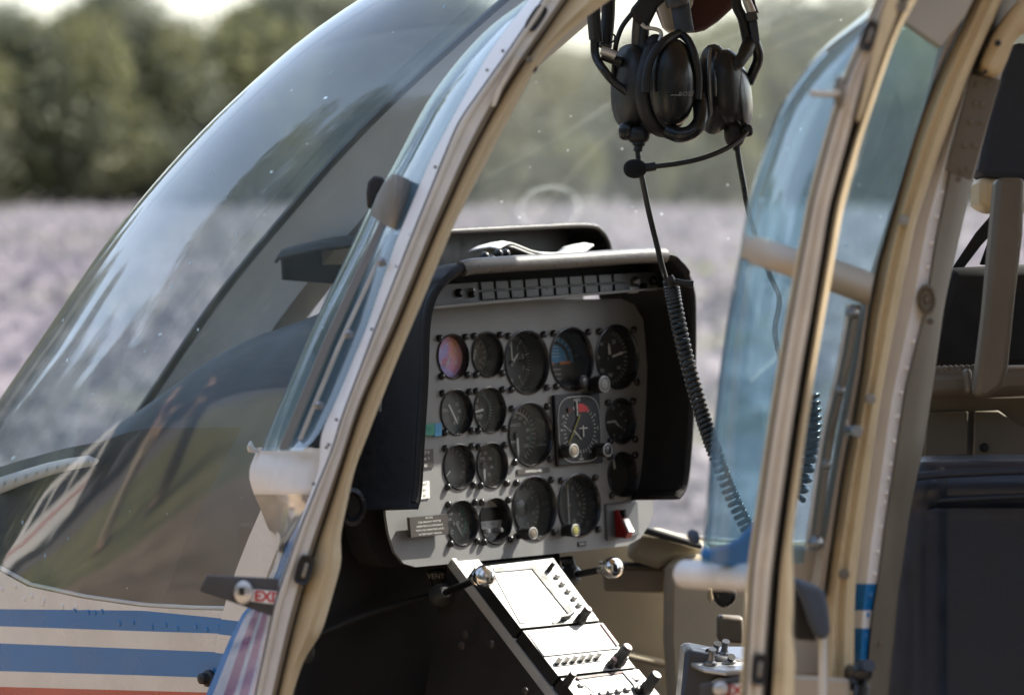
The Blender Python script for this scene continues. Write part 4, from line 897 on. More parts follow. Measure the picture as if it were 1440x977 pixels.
def latch(par, u, v, t, tu, tv, w_, h_, m='black_gloss'):
    d = (P(u + tu, v + tv, t) - P(u, v, t)).normalized(); x = d.cross(Fw).normalized()
    pts = []
    s_ = t / FPX
    for k in range(20):
        g = 2 * math.pi * k / 20; f = lambda q: math.copysign(abs(q) ** .5, q); pts.append((f(math.cos(g)), f(math.sin(g))))
    mbx = MB(); prof = [(1, .002), (1, -.005), (.93, -.007), (.66, -.006), (.60, -.001), (.58, .008)]
    mbx.grid([[P(u, v, t) + x * (a * w_ * s_ * k) + d * (b * h_ * s_ * (1 - (1 - k) * .55)) + Fw * z for a, b in pts] for k, z in prof], cu=True)
    o = mbx.obj('latch_keeper', 'seal', par, 40)
    MB().box(P(u, v, t) + Fw * -.0015, x, d, Fw, (w_ * s_ * .66, h_ * s_ * .86, .002)).obj('keeper_floor', 'seal', par, 0)
    MB().box(P(u + w_ * .12, v, t) + Fw * -.003, x, d, Fw, (w_ * s_ * .26, h_ * s_ * .52, .003)).obj('latch_bolt', 'side_brown', par, 30, .0015)
latch(LD, 428, 801, LT + .004, -8, 28, 11.5, 21); latch(LD, 754, 26, LT + .004, -20, 30, 9.5, 20)
poly('latch_wedge', [(429, 918), (441, 910), (441, 922), (436, 932), (426, 932)], LT + .06, .01, 'dark_trim', LD, .001)
for u, v in ((747, 35), (712, 72), (690, 99), (673, 137), (645, 187), (617, 235), (582, 330), (563, 375), (528, 463), (478, 590), (464, 629), (446, 680), (467, 625)):
    MB().lathe(P(u - 5, v, LT - .003 + .012), Rt, Up, -Fw, [(.0016, 0), (.0014, .0012)], 8).obj('rivet', 'seal', LD, 0)
poly('hinge_tab', [(690, 150), (697, 128), (727, 76), (733, 80), (706, 125), (697, 150)], LT - .004, .004, 'warm_metal', LD, .001)
MB().lathe(P(749, 96, LT + .03), Rt, Up, -Fw, [(.005, 0), (.004, .006)], 12).obj('striker', 'maroon', LD, 0); MB().lathe(P(744, 84, LT), Rt, Up, -Fw, [(.0035, 0), (.003, .004)], 12).obj('striker', 'khaki_metal', LD, 0)
# ------------------------------------------------------------------ rear cabin door (open), near right
RA = [(1245, -40), (1230, 0), (1205, 63), (1184, 110), (1158, 197), (1134, 289), (1111, 412), (1094, 510), (1079, 603), (1062, 720), (1051, 799), (1043, 930), (1037, 1045)]
RB = [(1276, -40), (1256, 0), (1232, 60), (1213, 110), (1191, 197), (1165, 289), (1145, 412), (1127, 510), (1112, 603), (1095, 720), (1084, 799), (1073, 930), (1067, 1045)]
RC = [(1290, -40), (1270, 0), (1248, 60), (1230, 110), (1201, 197), (1175, 289), (1154, 412), (1138, 510), (1123, 603), (1107, 720), (1097, 799), (1088, 930), (1082, 1045)]
RD = [(1312, -40), (1288, 0), (1260, 52), (1240, 110), (1211, 197), (1186, 289), (1165, 412), (1150, 500), (1134, 603), (1120, 711), (1114, 766), (1116, 814), (1117, 850), (1113, 894), (1119, 912), (1117, 977), (1112, 1045)]
RT = 3.12
RDOOR = loft('rear_door', [(RA, RT + .08, 4), (RA, RT + .03, 0), (RA, RT + .006, 1), (RA, RT + .004, 4.5), (RA, RT + .010, 5.5), (RA, RT + .010, 8), (RA, RT, 9), (mid(RA, RB, .45), RT - .002, 0), (mid(RA, RB, .52), RT + .002, 0), (mid(RA, RB, .70), RT + .002, 0), (mid(RA, RB, .76), RT - .001, 0), (RB, RT, -1), (RB, RT + .006, 1), (mid(RB, RC, .5), RT + .022, 0), (RC, RT + .026, -1), (RC, RT + .004, .8), (mid(RC, RD, .55), RT - .002, 0), (RD, RT + .010, -2), (RD, RT + .06, 0), (RD, RT + .12, -6)],
             [0, 3, 3, 2, 2, 2, 1, 1, 1, 1, 1, 1, 4, 2, 2, 3, 3, 3, 3], ['white_shell', 'warm_metal', 'seal', 'cream_trim', 'side_brown'], H, 30, label='rear cabin door seen from its inner side')
WR = [(1350, -20), (1322, 63), (1300, 150), (1262, 270), (1226, 383), (1212, 432), (1197, 520), (1180, 600), (1165, 690), (1150, 770), (1135, 850)]
IL = [(1385, -40), (1357, 24), (1308, 129), (1284, 195), (1256, 296), (1236, 370), (1222, 440), (1212, 520), (1200, 590), (1186, 660), (1178, 710), (1168, 780), (1160, 840), (1150, 1000), (1147, 1045)]
CRr = [(1435, -60), (1409, 0), (1364, 101), (1329, 195), (1294, 296), (1287, 320), (1259, 459), (1238, 564), (1225, 660), (1210, 766), (1203, 825), (1202, 850), (1201, 949), (1195, 1045)]
WSr = [(1425, -60), (1400, 0), (1365, 104), (1339, 223), (1315, 340), (1301, 435), (1273, 543), (1256, 660), (1245, 730), (1234, 817), (1226, 857), (1219, 938), (1213, 1045)]
KSr = [(1450, -60), (1430, 0), (1404, 108), (1364, 254), (1346, 330), (1325, 424), (1308, 543), (1294, 633), (1277, 711), (1259, 839), (1246, 977), (1240, 1045)]
loft('inner_frame', [(WR, 3.54, -2), (WR, 3.50, 0), (mid(WR, IL, .5), 3.49, 0), (IL, 3.50, -2), (IL, 3.515, 0)], [0, 0, 0, 1], ['tan_trim', 'seal'], RDOOR, 30, np.linspace(-160, 840, 76))
loft('hinge_border', [(IL, 3.52, 0), (IL, 3.502, 3), (mid(IL, CRr, .35), 3.49, 0), (mid(IL, CRr, .5), 3.50, 0), (mid(IL, CRr, .7), 3.495, 0), (CRr, 3.50, -4), (CRr, 3.53, 0), (CRr, 3.60, 0)], 0, ['cream_trim'], RDOOR, 35)
# bubble pane of the rear door
SIR = [(1262, -40), (1218, 23), (1176, 49), (1144, 80), (1124, 108), (1096, 150), (1075, 209), (1054, 271), (1042, 342), (1030, 407), (1016, 487), (1003, 598), (997, 660), (992, 726), (985, 790)]
vsg = np.linspace(-160, 792, 70); Aa = smoothed(RA, vsg, 2) + 6; Ss = smoothed(SIR, vsg, 3); Hh_ = smoothed(WR, vsg, 2) + 3
rows = []
for i, v in enumerate(vsg):
    r = []
    for k in range(29):
        s_ = k / 28
        if s_ <= .4: u = Aa[i] + (min(Ss[i], Aa[i]) - Aa[i]) * math.sin(math.pi * s_ / .8) ** .8
        else: u = Ss[i] + (Hh_[i] - Ss[i]) * (1 - math.cos(math.pi * (s_ - .4) / 1.2)) ** 1.1
        r.append(P(u, v, RT + .05 + .36 * s_))
    rows.append(r)
MB().grid(rows[:]).obj('bubble_window', 'bubble', RDOOR, 60)
poly('frame_corner', [(1270, 29), (1280, 5), (1300, -60), (1400, -60), (1362, 14), (1357, 24), (1324, 66), (1303, 52)], 3.46, .03, 'tan_trim', RDOOR, .001)
halfbar('window_crossbar', [(1150, 354, 3.47), (1190, 370, 3.475), (1229, 384, 3.48)], [(1142, 400, 3.47), (1182, 416, 3.475), (1222, 431, 3.48)], .016, 'tan_trim', RDOOR)
halfbar('window_crossbar', [(1047, 327, 3.29), (1090, 340, 3.19), (1140, 357, 3.155)], [(1041, 366, 3.29), (1080, 379, 3.19), (1128, 396, 3.155)], .016, 'tan_trim', RDOOR)
BR = [(1206, 425), (1190, 520), (1170, 600), (1158, 680), (1146, 772)]
loft('slide_rail', [(BR, 3.50, -12), (BR, 3.475, -10), (BR, 3.47, -3), (BR, 3.475, 3), (BR, 3.49, 6)], 0, ['khaki_metal'], RDOOR, 30, np.linspace(428, 772, 20))
loft('slide_rail', [(BR, 3.46, -15), (BR, 3.455, -14), (BR, 3.455, -10), (BR, 3.46, -9)], 0, ['aluminium'], RDOOR, 30, np.linspace(428, 772, 20))
for u, v, s_ in ((1199, 440, 1), (1181, 549, .8), (1162, 653, .8), (1147, 763, 1.2)):
    p = P(u, v, 3.455); MB().lathe(p, Rt, Up, -Fw, [(.006 * s_, 0), (.0055 * s_, .003), (.0036 * s_, .005), (.003 * s_, .007), (.002, .008)], 14).obj('rail_screw', 'steel', RDOOR, 40)
for u, v, m_ in ((1271, 310, 'side_brown'), (1224, 561, 'side_brown'), (1187, 807, 'khaki_metal')):
    MB().lathe(P(u, v, 3.488), Rt, Up, -Fw, [(.0052, 0), (.0048, .002), (.002, .0028)], 14).obj('trim_screw', m_, RDOOR, 40)
p = P(1193, 605, 3.46); q = P(1215, 607, 3.42); d = (q - p).normalized(); x = d.orthogonal().normalized()
MB().lathe(p, x, d.cross(x), d, [(.0045, 0), (.0035, .008), (.005, .014), (.006, .022), (.005, .024)], 14).obj('pull_knob', 'steel', RDOOR, 40)
poly('keep_plate', [(1188, 590), (1194, 590), (1192, 616), (1186, 616)], 3.475, .006, 'tan_trim', RDOOR, .002)
poly('lower_lining', [(1100, 766), (1150, 772), (1170, 768), (1162, 832), (1155, 900), (1152, 950), (1095, 950)], 3.515, .02, 'tan_trim', RDOOR, .003)
poly('lower_lining', [(1090, 900), (1200, 905), (1200, 1060), (1085, 1060)], 3.535, .02, 'cream_trim', RDOOR, .003)
poly('kick_panel', [(1085, 948), (1196, 955), (1196, 1060), (1080, 1060)], 3.44, .02, 'tan_trim', RDOOR, .003)
# arm rest pocket
poly('arm_rest', [(1117, 814), (1128, 818), (1152, 826), (1160, 832), (1165, 852), (1168, 886), (1164, 898), (1152, 899), (1147, 893), (1140, 878), (1130, 846), (1122, 830)], 3.30, .06, 'grey_blue', RDOOR, .006)
poly('arm_rest_pocket', [(1116, 818), (1126, 834), (1134, 860), (1144, 886), (1150, 902), (1118, 899)], 3.33, .05, 'dark_trim', RDOOR, .003)
pxtube('door_strut', [(1157, 893, 3.34), (1157, 940, 3.34), (1156, 1040, 3.34)], [.0038] * 13, 'aluminium', RDOOR, label='silver gas strut')
# blue painted outer skin and tube below the bubble
poly('painted_skin', [(1072, 712), (1060, 736), (1040, 757), (1018, 768), (998, 774), (989, 768), (984, 785), (1000, 792), (1054, 800), (1066, 800)], 3.26, .02, 'blue_paint', RDOOR, .003)
fa = MB().tube([P(u, v, t) for u, v, t in ((961, 807, 3.34), (964, 807, 3.335), (1000, 809, 3.30), (1021, 810, 3.29))], [.0095, .0122, .0124, .0124], 24).obj('window_fairing', 'white_shell', RDOOR, 50)
MB().tube([P(u, v, t) for u, v, t in ((1021, 810, 3.29), (1024, 810.2, 3.285))], .0112, 20).obj('fairing_seam', 'seal', RDOOR, 50)
MB().tube([P(u, v, t) for u, v, t in ((1024, 810.2, 3.285), (1056, 813, 3.25), (1070, 814, 3.22))], .0124, 24).obj('fairing_end', 'white_shell', RDOOR, 50)
poly('rubber_stop', [(966, 744), (984, 745), (986, 768), (968, 766)], 3.45, .02, 'grey_blue', RDOOR, .005)
pl_ = poly('handle_plate', [(985, 962), (1046, 950), (1042, 1045), (985, 1045)], 3.42, .004, 'plate_grey', H, .001)
es = poly('exit_label', [(1028, 962), (1046, 960), (1044, 985), (1026, 985)], 3.417, .001, 'print_white', pl_, 0); mb = MB(); text(mb, 'EXIT', P(1040, 971, 3.4165), Rt, Up, .0125, 0, bold=.035); mb.obj('lettering', 'print_red', pl_, 0)
MB().lathe(P(1013, 968, 3.415), Rt, Up, -Fw, [(.0066, 0), (.0066, .004), (.004, .006)], 20).obj('door_lock', 'aluminium', pl_, 40)
latch(RDOOR, 1067, 940, RT + .002, -3, 30, 11.5, 22); latch(RDOOR, 1221, 51, RT + .002, -10, 30, 10, 22)
pxtube('catch_pin', [(1183, 130, 3.11), (1165, 133, 3.10), (1140, 131, 3.09)], [.0032] * 3 + [.0024] * 10, 'tan_trim', RDOOR); MB().lathe(P(1180, 131, 3.115), Rt, Up, -Fw, [(.007, 0), (.007, .006), (.003, .01)], 12, sx=.7, sy=2).obj('catch_bracket', 'khaki_metal', RDOOR, 40)
poly('reveal_cover', [(1234, 40), (1244, 10), (1250, -30), (1268, -30), (1262, 20), (1240, 80), (1214, 160), (1208, 172), (1204, 170)], RT - .004, .003, 'cream_trim', RDOOR, .001)
MB().lathe(P(1268, 10, RT - .002), Rt, Up, -Fw, [(.005, 0), (.0045, .003)], 12).obj('trim_screw', 'khaki_metal', RDOOR, 40)
# ------------------------------------------------------------------ door post between the cabins
BP = loft('cabin_post', [(CRr, 3.70, -6), (CRr, 3.585, -3), (mid(CRr, WSr, .5), 3.575, 0), (WSr, 3.585, 0)], 0, ['white_shell'], H, 40, label='white post with rivets and blue stripes')
me = BP.data; me.materials.append(M['blue_paint'])
for p in me.polygons:
    c = sum((V(me.vertices[i].co) for i in p.vertices), V()) / len(p.vertices); vv = proj(c)[1]
    if 822 < vv < 856 or vv > 884: p.material_index = 1
loft('post_lining', [(WSr, 3.588, 0), (WSr, 3.58, 2), (mid(WSr, KSr, .55), 3.60, 0), (KSr, 3.64, 0), (KSr, 3.75, 4)], 0, ['khaki_metal'], H, 40)
for v in (128, 165, 200, 235, 270, 305, 342, 375, 480, 517, 552, 585, 620, 652, 672, 692, 706, 740, 775, 806):
    p = P(interp(WSr, v) - 5, v, 3.580); put_rivets([p], -Fw, 'white_shell', BP, .75)
for v in (836, 864, 893): put_rivets([P(interp(WSr, v) - 7, v, 3.580)], -Fw, 'blue_paint', BP, .9)
pp = poly('splice_plate', [(1365, 104), (1408, 112), (1366, 254), (1330, 240)], 3.565, .004, 'khaki_metal', H, .001)
for u, v in ((1372, 145), (1365, 172), (1357, 205), (1392, 118), (1381, 147), (1380, 172), (1371, 205), (1362, 238), (1352, 240), (1374, 120), (1348, 252)): put_rivets([P(u, v, 3.564)], -Fw, 'khaki_metal', pp, .9)
for u, v in ((1309, 452), (1238, 905)): put_rivets([P(u, v, 3.59)], -Fw, 'khaki_metal', pp, .9)
bz = MB().lathe(P(1303, 421, 3.575), Rt, Up, -Fw, [(.0125, 0), (.0125, .004), (.0095, .006), (.008, .0025), (.004, .002), (.003, .005)], 24, sx=.72, sy=1.15).obj('latch_bush', 'khaki_metal', H, 40)
# upper cream arm
poly('cream_duct', [(1446, -12), (1420, 18), (1399, 49), (1386, 76), (1376, 99), (1406, 111), (1418, 84), (1426, 63), (1436, 46), (1460, 40)], 3.55, .05, 'cream_trim', H, .010)
MB().lathe(P(1403, 61, 3.546), Rt, Up, -Fw, [(.003, 0), (.003, .002)], 10).obj('duct_hole', 'seal', H, 0)
pxtube('cable_loop', [(1398, 58, 3.6), (1382, 78, 3.58), (1373, 100, 3.56), (1380, 104, 3.55), (1388, 100, 3.55)], .0015, 'rubber', H)
poly('door_header', [(1290, -60), (1440, -60), (1409, 0), (1390, 45), (1357, 24), (1340, -10)], 3.52, .03, 'cream_trim', H, .006)
# ------------------------------------------------------------------ cabin behind: seat, harness, head rest
hr = poly('head_rest', [(1425, 60), (1470, 62), (1470, 250), (1412, 251), (1380, 246), (1377, 238), (1392, 150)], 4.1, .10, 'fabric_navy', H, .012, label='navy head rest above a cream shell')
poly('head_rest_shell', [(1378, 247), (1411, 252), (1470, 254), (1470, 296), (1400, 297), (1384, 294), (1378, 286)], 4.11, .09, 'cream_trim', hr, .01)
poly('harness_strap', [(1403, 320), (1416, 300), (1396, 300), (1372, 328), (1336, 382), (1350, 384), (1380, 345)], 4.3, .006, 'belt', H, .001); poly('harness_strap', [(1404, 300), (1420, 300), (1400, 374), (1378, 372)], 4.31, .006, 'belt', H, .001)
fs = poly('front_seat_back', [(1336, 384), (1345, 376), (1480, 370), (1480, 520), (1300, 520), (1308, 470)], 4.25, .10, 'belt', H, .012)
fb = poly('seat_tube', [(1296, 518), (1480, 512), (1480, 556), (1372, 560), (1290, 562)], 4.0, .05, 'khaki_metal', H, .012)
for k in range(9): MB().lathe(P(1312 + 8 * k, 518 - .3 * k, 3.995), Rt, Up, -Fw, [(.003, 0), (.0022, .002)], 10).obj('upholstery_stud', 'khaki_metal', fb, 40)
poly('seat_post', [(1402, 250), (1442, 250), (1439, 330), (1428, 420), (1418, 520), (1410, 545), (1388, 562), (1371, 556), (1385, 440)], 3.92, .04, 'khaki_metal', H, .006)
poly('tube_clamp', [(1355, 520), (1366, 518), (1370, 552), (1360, 556)], 3.97, .02, 'khaki_metal', H, .004)
lb = poly('cabin_bulkhead', [(1230, 562), (1500, 552), (1500, 1080), (1200, 1080)], 4.06, .03, 'khaki_metal', H, .004)
poly('bulkhead_panel', [(1304, 580), (1362, 578), (1362, 640), (1298, 645)], 4.053, .006, 'khaki_metal', lb, .002); poly('bulkhead_panel', [(1370, 578), (1404, 577), (1440, 600), (1500, 600), (1500, 645), (1368, 642)], 4.053, .006, 'khaki_metal', lb, .002)
MB().lathe(P(1384, 629, 4.05), Rt, Up, -Fw, [(.005, 0), (.004, .002), (.003, .0005)], 12).obj('bulkhead_hole', 'seal', lb, 0)
# aft facing leather seat
rows = []
def seatf(u, v):
    s_ = (u - 1290) / 160
    fold = .008 * math.exp(-((v - 686) / 20) ** 2) + .006 * math.exp(-((u - 1306) / 14) ** 2) - .008 * math.exp(-((v - 706) / 3) ** 2) * (1 if u > 1304 else 0)
    return 3.86 - fold
for v in np.linspace(662, 1090, 70):
    le = interp([(1284, 662), (1276, 720), (1262, 850), (1250, 977), (1240, 1090)], v); r = []
    for k in range(40):
        u = le + (1500 - le) * (k / 39) ** 1.5
        e = max(0, 1 - (u - le) / 22); tp = max(0, 1 - (v - 662) / 9)
        r.append(P(u, v - .02 * (u - le) * tp, seatf(u, v) + .05 * e * e + .04 * tp * tp))
    rows.append(r)
st = MB().grid(rows).obj('leather_seat', 'leather_navy', H, 60, label='dark navy leather seat back at the right edge', solid=.03)
pxtube('seat_piping', [(1288, 670, 3.80), (1320, 667, 3.80), (1380, 664, 3.80), (1480, 660, 3.80)], .004, 'leather_navy', st)
pxtube('seat_piping', [(1302, 704, 3.838), (1340, 702, 3.838), (1400, 699, 3.838), (1480, 696, 3.838)], .003, 'leather_navy', st)
pxtube('seat_piping', [(1304, 704, 3.84), (1303, 800, 3.85), (1298, 977, 3.85)], .003, 'leather_navy', st)
mb = MB(); mb.tube([P(1195, 944, 3.50), P(1215, 944, 3.45), P(1222, 935, 3.43)], .006, 10); mb.tube([P(1203, 960, 3.46), P(1212, 970, 3.44), P(1206, 1000, 3.44)], .008, 10); mb.ell(P(1212, 943, 3.44), Rt, Up, Fw, (.010, .010, .010)); mb.ell(P(1193, 945, 3.50), Rt, Up, Fw, (.007, .008, .006)); mb.obj('hinge_fitting', 'black_gloss', H, 50)
# lower rear fuselage, skids (below the frame but part of the aircraft)
MB().box((2.6, 0, 1.35), X, Y, Z, (.12, .45, .75)).obj('aft_bulkhead', 'cream_trim', H, 0, .05, 3)
MB().lathe(V((2.7, 0, 1.75)), Y, Z, X, [(.42, 0), (.30, .8), (.16, 2.0), (.11, 4.2), (.10, 4.4)], 20).obj('tail_boom', 'white_paint', H, 50)
for s_ in (-1, 1):
    MB().tube(catmull([V((-.9, s_ * .95, .22)), V((-.7, s_ * .95, .07)), V((-.4, s_ * .95, .05)), V((1.2, s_ * .95, .05)), V((2.4, s_ * .95, .05))], 6), .04, 12).obj('landing_skid', 'white_paint', H, 60)
    for x in (.2, 1.7): MB().tube(catmull([V((x, s_ * .95, .08)), V((x, s_ * .8, .35)), V((x, s_ * .4, .56)), V((x, 0, .58))], 6), .035, 12).obj('skid_leg', 'white_paint', H, 60)
# overhead console edge and sun visor at the top
poly('sun_visor', [(905, -40), (1075, -40), (1043, 0), (1010, 30), (992, 42), (980, 45), (960, 46), (940, 45), (932, 38), (922, 12)], 4.35, .02, 'maroon', H, .006)
poly('overhead_console', [(925, -40), (975, -40), (975, 5), (958, 40), (944, 46), (935, 38), (926, 10)], 4.30, .04, 'tan_trim', H, .006)
# ------------------------------------------------------------------ headsets
def headframe(t):
    s_ = t / FPX
    return s_
def ellp(name, u, v, t, r, ax, m, par, p=1.0, tilt=0, nu=28, nv=16):
    """ellipsoid, r in px, ax: direction of its short axis in (right,up,toward camera)"""
    s_ = t / FPX; n = (Rt * ax[0] + Up * ax[1] - Fw * ax[2]).normalized(); x = Up.cross(n).normalized(); y = n.cross(x)
    c_, q_ = math.cos(tilt), math.sin(tilt); x, y = x * c_ + y * q_, y * c_ - x * q_
    return MB().ell(P(u, v, t), x, y, n, (r[0] * s_, r[1] * s_, r[2] * s_), nu=nu, nv=nv, p=p).obj(name, m, par, 60)
def ringp(name, u, v, t, r, ax, tube, m, par, tilt=0):
    s_ = t / FPX; n = (Rt * ax[0] + Up * ax[1] - Fw * ax[2]).normalized(); x = Up.cross(n).normalized(); y = n.cross(x)
    c_, q_ = math.cos(tilt), math.sin(tilt); x, y = x * c_ + y * q_, y * c_ - x * q_; rows = []
    for k in range(32):
        g = 2 * math.pi * k / 32; d = x * (r[0] * math.cos(g)) + y * (r[1] * math.sin(g)); dn_ = d.normalized()
        rows.append([P(u, v, t) + d * s_ + (dn_ * math.cos(2 * math.pi * j / 12) * tube[0] + n * math.sin(2 * math.pi * j / 12) * tube[1]) * s_ for j in range(12)])
    return MB().grid(rows, cu=True, cv=True).obj(name, m, par, 60)
def hs(name, loc, label): return empty(name, loc, label, 'headset', 'headsets hung from the cabin roof')
def sub(o, e): o.matrix_parent_inverse = Matrix.Translation(-e.location); return o
T1 = 4.22
E1 = empty('headset', P(905, -10, T1), 'black headset with the maker name on its round ear cup', 'headset', 'headsets hung from the cabin roof')
E2 = empty('headset', P(1040, -10, T1 + .03), 'black headset hanging at the rear with its microphone boom swung forward', 'headset', 'headsets hung from the cabin roof')
def S1(o): o.parent = E1; o.matrix_parent_inverse = Matrix.Translation(-E1.location); return o
def S2(o): o.parent = E2; o.matrix_parent_inverse = Matrix.Translation(-E2.location); return o
# first headset: far cup (left) and near cup with lettering
a = S1(ellp('ear_cup', 886, 122, T1 + .02, (60, 60, 21), (-1, 0, .25), 'black_plastic', None, .8)); 
S1(ringp('ear_cushion', 906, 124, T1 + .01, (42, 56), (-1, 0, .35), (14, 11), 'rubber', None))
b = S1(ellp('ear_cup', 945, 116, T1 - .03, (33, 62, 26), (.45, 0, .9), 'black_gloss', None, .85)); S1(ringp('ear_cushion', 932, 124, T1 - .01, (34, 58), (.5, 0, .85), (12, 14), 'rubber', None))
S1(ringp('cup_rim', 944, 118, T1 - .028, (32, 62), (.45, 0, .9), (3, 5), 'black_plastic', None))
S1(MB().tube(catmull([P(u, v, t) for u, v, t in ((978, 128, T1 - .01), (985, 150, T1 - .02), (984, 172, T1 - .03), (972, 186, T1 - .035), (955, 190, T1 - .035), (938, 184, T1 - .03))], 6), .0085, 14).obj('ear_seal', 'black_gloss', None, 60))
mb = MB(); o_ = P(965, 132.5, T1 - .0595); text(mb, 'BOSE', o_, (Rt * .95 - Fw * -.25 + Up * .03).normalized(), Up, .0068, 0, 1.1, .25); t_ = S1(mb.obj('lettering', 'ring_grey', None, 0))
mb = MB(); mb.box(P(950, 134, T1 - .0595), (Rt - Fw * -.2).normalized(), Up, Fw, (.006, .0005, .0003)); S1(mb.obj('lettering', 'ring_grey', None, 0))
# stirrups and sliders
def st1(nm, pts, r, m, f=S1, n=12, sub_=6, sq=1.0):
    q = catmull([P(*p) for p in pts], sub_); return f(MB().tube(q, r, n, sq=sq).obj(nm, m, None, 60))
st1('stirrup', [(955, 46, T1 - .02), (968, 58, T1 - .03), (977, 80, T1 - .035), (982, 110, T1 - .03), (981, 140, T1 - .03)], .0046, 'black_plastic')
st1('stirrup', [(958, 46, T1 - .02), (935, 58, T1 - .045), (917, 80, T1 - .05), (909, 108, T1 - .05), (908, 130, T1 - .05)], .0048, 'black_plastic')
st1('slider', [(952, -25, T1 - .01), (957, 10, T1 - .02), (963, 46, T1 - .02)], .0105, 'grey_blue', sq=.6)
st1('slider_sleeve', [(944, -30, T1 - .012), (952, 0, T1 - .022), (954, 8, T1 - .022)], .013, 'plate_grey', sq=.7)
st1('stirrup', [(836, 56, T1), (838, 80, T1), (850, 100, T1 - .01), (866, 118, T1 - .01), (882, 130, T1 - .01)], .0048, 'black_gloss')
st1('slider', [(829, -20, T1), (831, 20, T1), (834, 56, T1)], .0046, 'plate_grey'); st1('slider', [(838, -20, T1), (838, 20, T1), (842, 60, T1)], .0050, 'black_plastic')
st1('slider', [(856, -20, T1 + .02), (855, 25, T1 + .02), (851, 66, T1 + .01)], .0075, 'black_plastic')
st1('hinge_pin', [(845, 71, T1 - .01), (858, 75, T1 - .01), (866, 79, T1 - .01)], .005, 'aluminium'); st1('hinge_pin', [(846, 78, T1), (862, 84, T1), (874, 88, T1)], .0055, 'black_plastic')
st1('wire', [(890, 18, T1), (875, 38, T1), (867, 60, T1), (864, 82, T1 + .01), (863, 110, T1 + .02)], .0028, 'rubber'); st1('wire', [(858, 48, T1), (864, 50, T1), (864, 57, T1), (858, 61, T1)], .0011, 'rubber')
st1('wire', [(902, 34, T1 - .02), (908, 39, T1 - .02), (920, 41, T1 - .02), (928, 44, T1 - .02), (930, 50, T1 - .02), (927, 58, T1 - .02)], .0022, 'aluminium')
S1(poly('clamp', [(886, 14), (896, 2), (908, -20), (942, -20), (938, 0), (926, 10), (914, 34), (904, 38), (892, 28)], T1 - .005, .02, 'black_plastic', None, .003)); st1('strut', [(900, 20, T1 + .01), (898, 45, T1 + .01), (897, 66, T1 + .01)], .0075, 'khaki_metal')
st1('stem', [(908, 25, T1), (906, 45, T1), (904, 70, T1)], .0055, 'black_plastic'); S1(ellp('cup_top', 922, 62, T1 - .005, (14, 14, 12), (.3, 0, 1), 'rubber', None))
S1(ellp('cord_block', 881, 185, T1, (11, 13, 10), (-.4, 0, 1), 'black_gloss', None, .8)); S1(ellp('cord_block', 898, 190, T1, (16, 13, 12), (0, 0, 1), 'rubber', None, .8))
st1('strain_relief', [(899, 196, T1), (898, 206, T1), (897, 214, T1), (897, 222, T1)], [.0072] * 6 + [.005] * 6 + [.0028] * 7, 'rubber')
cc = catmull([P(*p) for p in ((897, 214, T1), (899, 232, T1), (904, 256, T1), (913, 300, T1 + .01), (924, 345, T1 + .03), (932, 378, T1 + .05), (939, 397, T1 + .07), (948, 404, T1 + .08))], 8)
def cord_cut(pts, r=.0032): return MB().tube(pts, r, 10)
S1(cord_cut(cc).obj('cord', 'cable', None, 60))
# coiled lead: straight lead runs into a coil
def coil(pts, r, turns, wr, n=18):
    pts = catmull([P(*p) for p in pts], 10); N = int(turns * n); L = len(pts) - 1; out = []; prev = Rt.copy()
    for i in range(N + 1):
        s_ = i / N * L; k = min(int(s_), L - 1); f = s_ - k; c = pts[k].lerp(pts[k + 1], f); d = (pts[k + 1] - pts[k]).normalized()
        x = (prev - d * prev.dot(d)).normalized(); prev = x; y = d.cross(x); a = 2 * math.pi * i / n
        out.append(c + (x * math.cos(a) + y * math.sin(a)) * r)
    return out
CO = ((944, 402, T1 + .06), (948, 425, T1 + .06), (955, 460, T1 + .055), (964, 500, T1 + .05), (975, 540, T1 + .04), (986, 578, T1 + .03), (997, 612, T1 + .02), (1008, 642, T1 + .02), (1026, 690, T1 + .03), (1048, 735, T1 + .04), (1072, 775, T1 + .05))
S1(MB().tube(coil(CO, .0066, 52, .0026), .0027, 7).obj('coiled_cord', 'cable', None, 60))
st1('cord_plug', [(934, 398, T1 + .06), (948, 396, T1 + .05), (965, 399, T1 + .05), (975, 400, T1 + .05)], [.003] * 6 + [.0035] * 6 + [.0042] * 7, 'rubber')
st1('cord_plug', [(948, 405, T1 + .06), (944, 396, T1 + .05), (940, 390, T1 + .05)], .0055, 'rubber')
# second headset
T2 = T1 + .03
S2(ringp('ear_cushion', 1003, 126, T2, (40, 52), (-1, 0, .22), (12, 13), 'rubber', None, .06)); S2(ellp('ear_cup', 1022, 124, T2, (54, 54, 25), (1, .05, .15), 'black_plastic', None, .75)); S2(ellp('cup_shell', 1042, 136, T2 - .002, (40, 46, 14), (1, .1, .25), 'black_gloss', None, .9))
for u, w_ in ((1002, 9), (1011, 6)): S2(ringp('trim_ring', u + 3, 124, T2, (50, 58), (1, .05, .2), (1.5, 2.5), 'steel', None, .06))
S2(ringp('trim_ring', 1027, 124, T2, (48, 54), (1, .05, .18), (1.2, 1.5), 'steel', None))
st1('stirrup', [(1054, 60, T2), (1046, 78, T2 - .02), (1034, 94, T2 - .03), (1022, 108, T2 - .035)], [.008] * 6 + [.007] * 6 + [.005] * 7, 'black_plastic', S2)
st1('stirrup', [(1060, 55, T2), (1066, 75, T2 + .005), (1065, 88, T2 + .01), (1058, 104, T2 + .012), (1052, 118, T2 + .012)], .006, 'black_gloss', S2)
st1('headband', [(1034, -20, T2), (1036, 8, T2), (1044, 26, T2), (1049, 48, T2), (1052, 64, T2)], .0058, 'black_plastic', S2); st1('headband', [(1046, -20, T2 - .005), (1050, 0, T2 - .005), (1057, 18, T2 - .005)], .005, 'aluminium', S2)
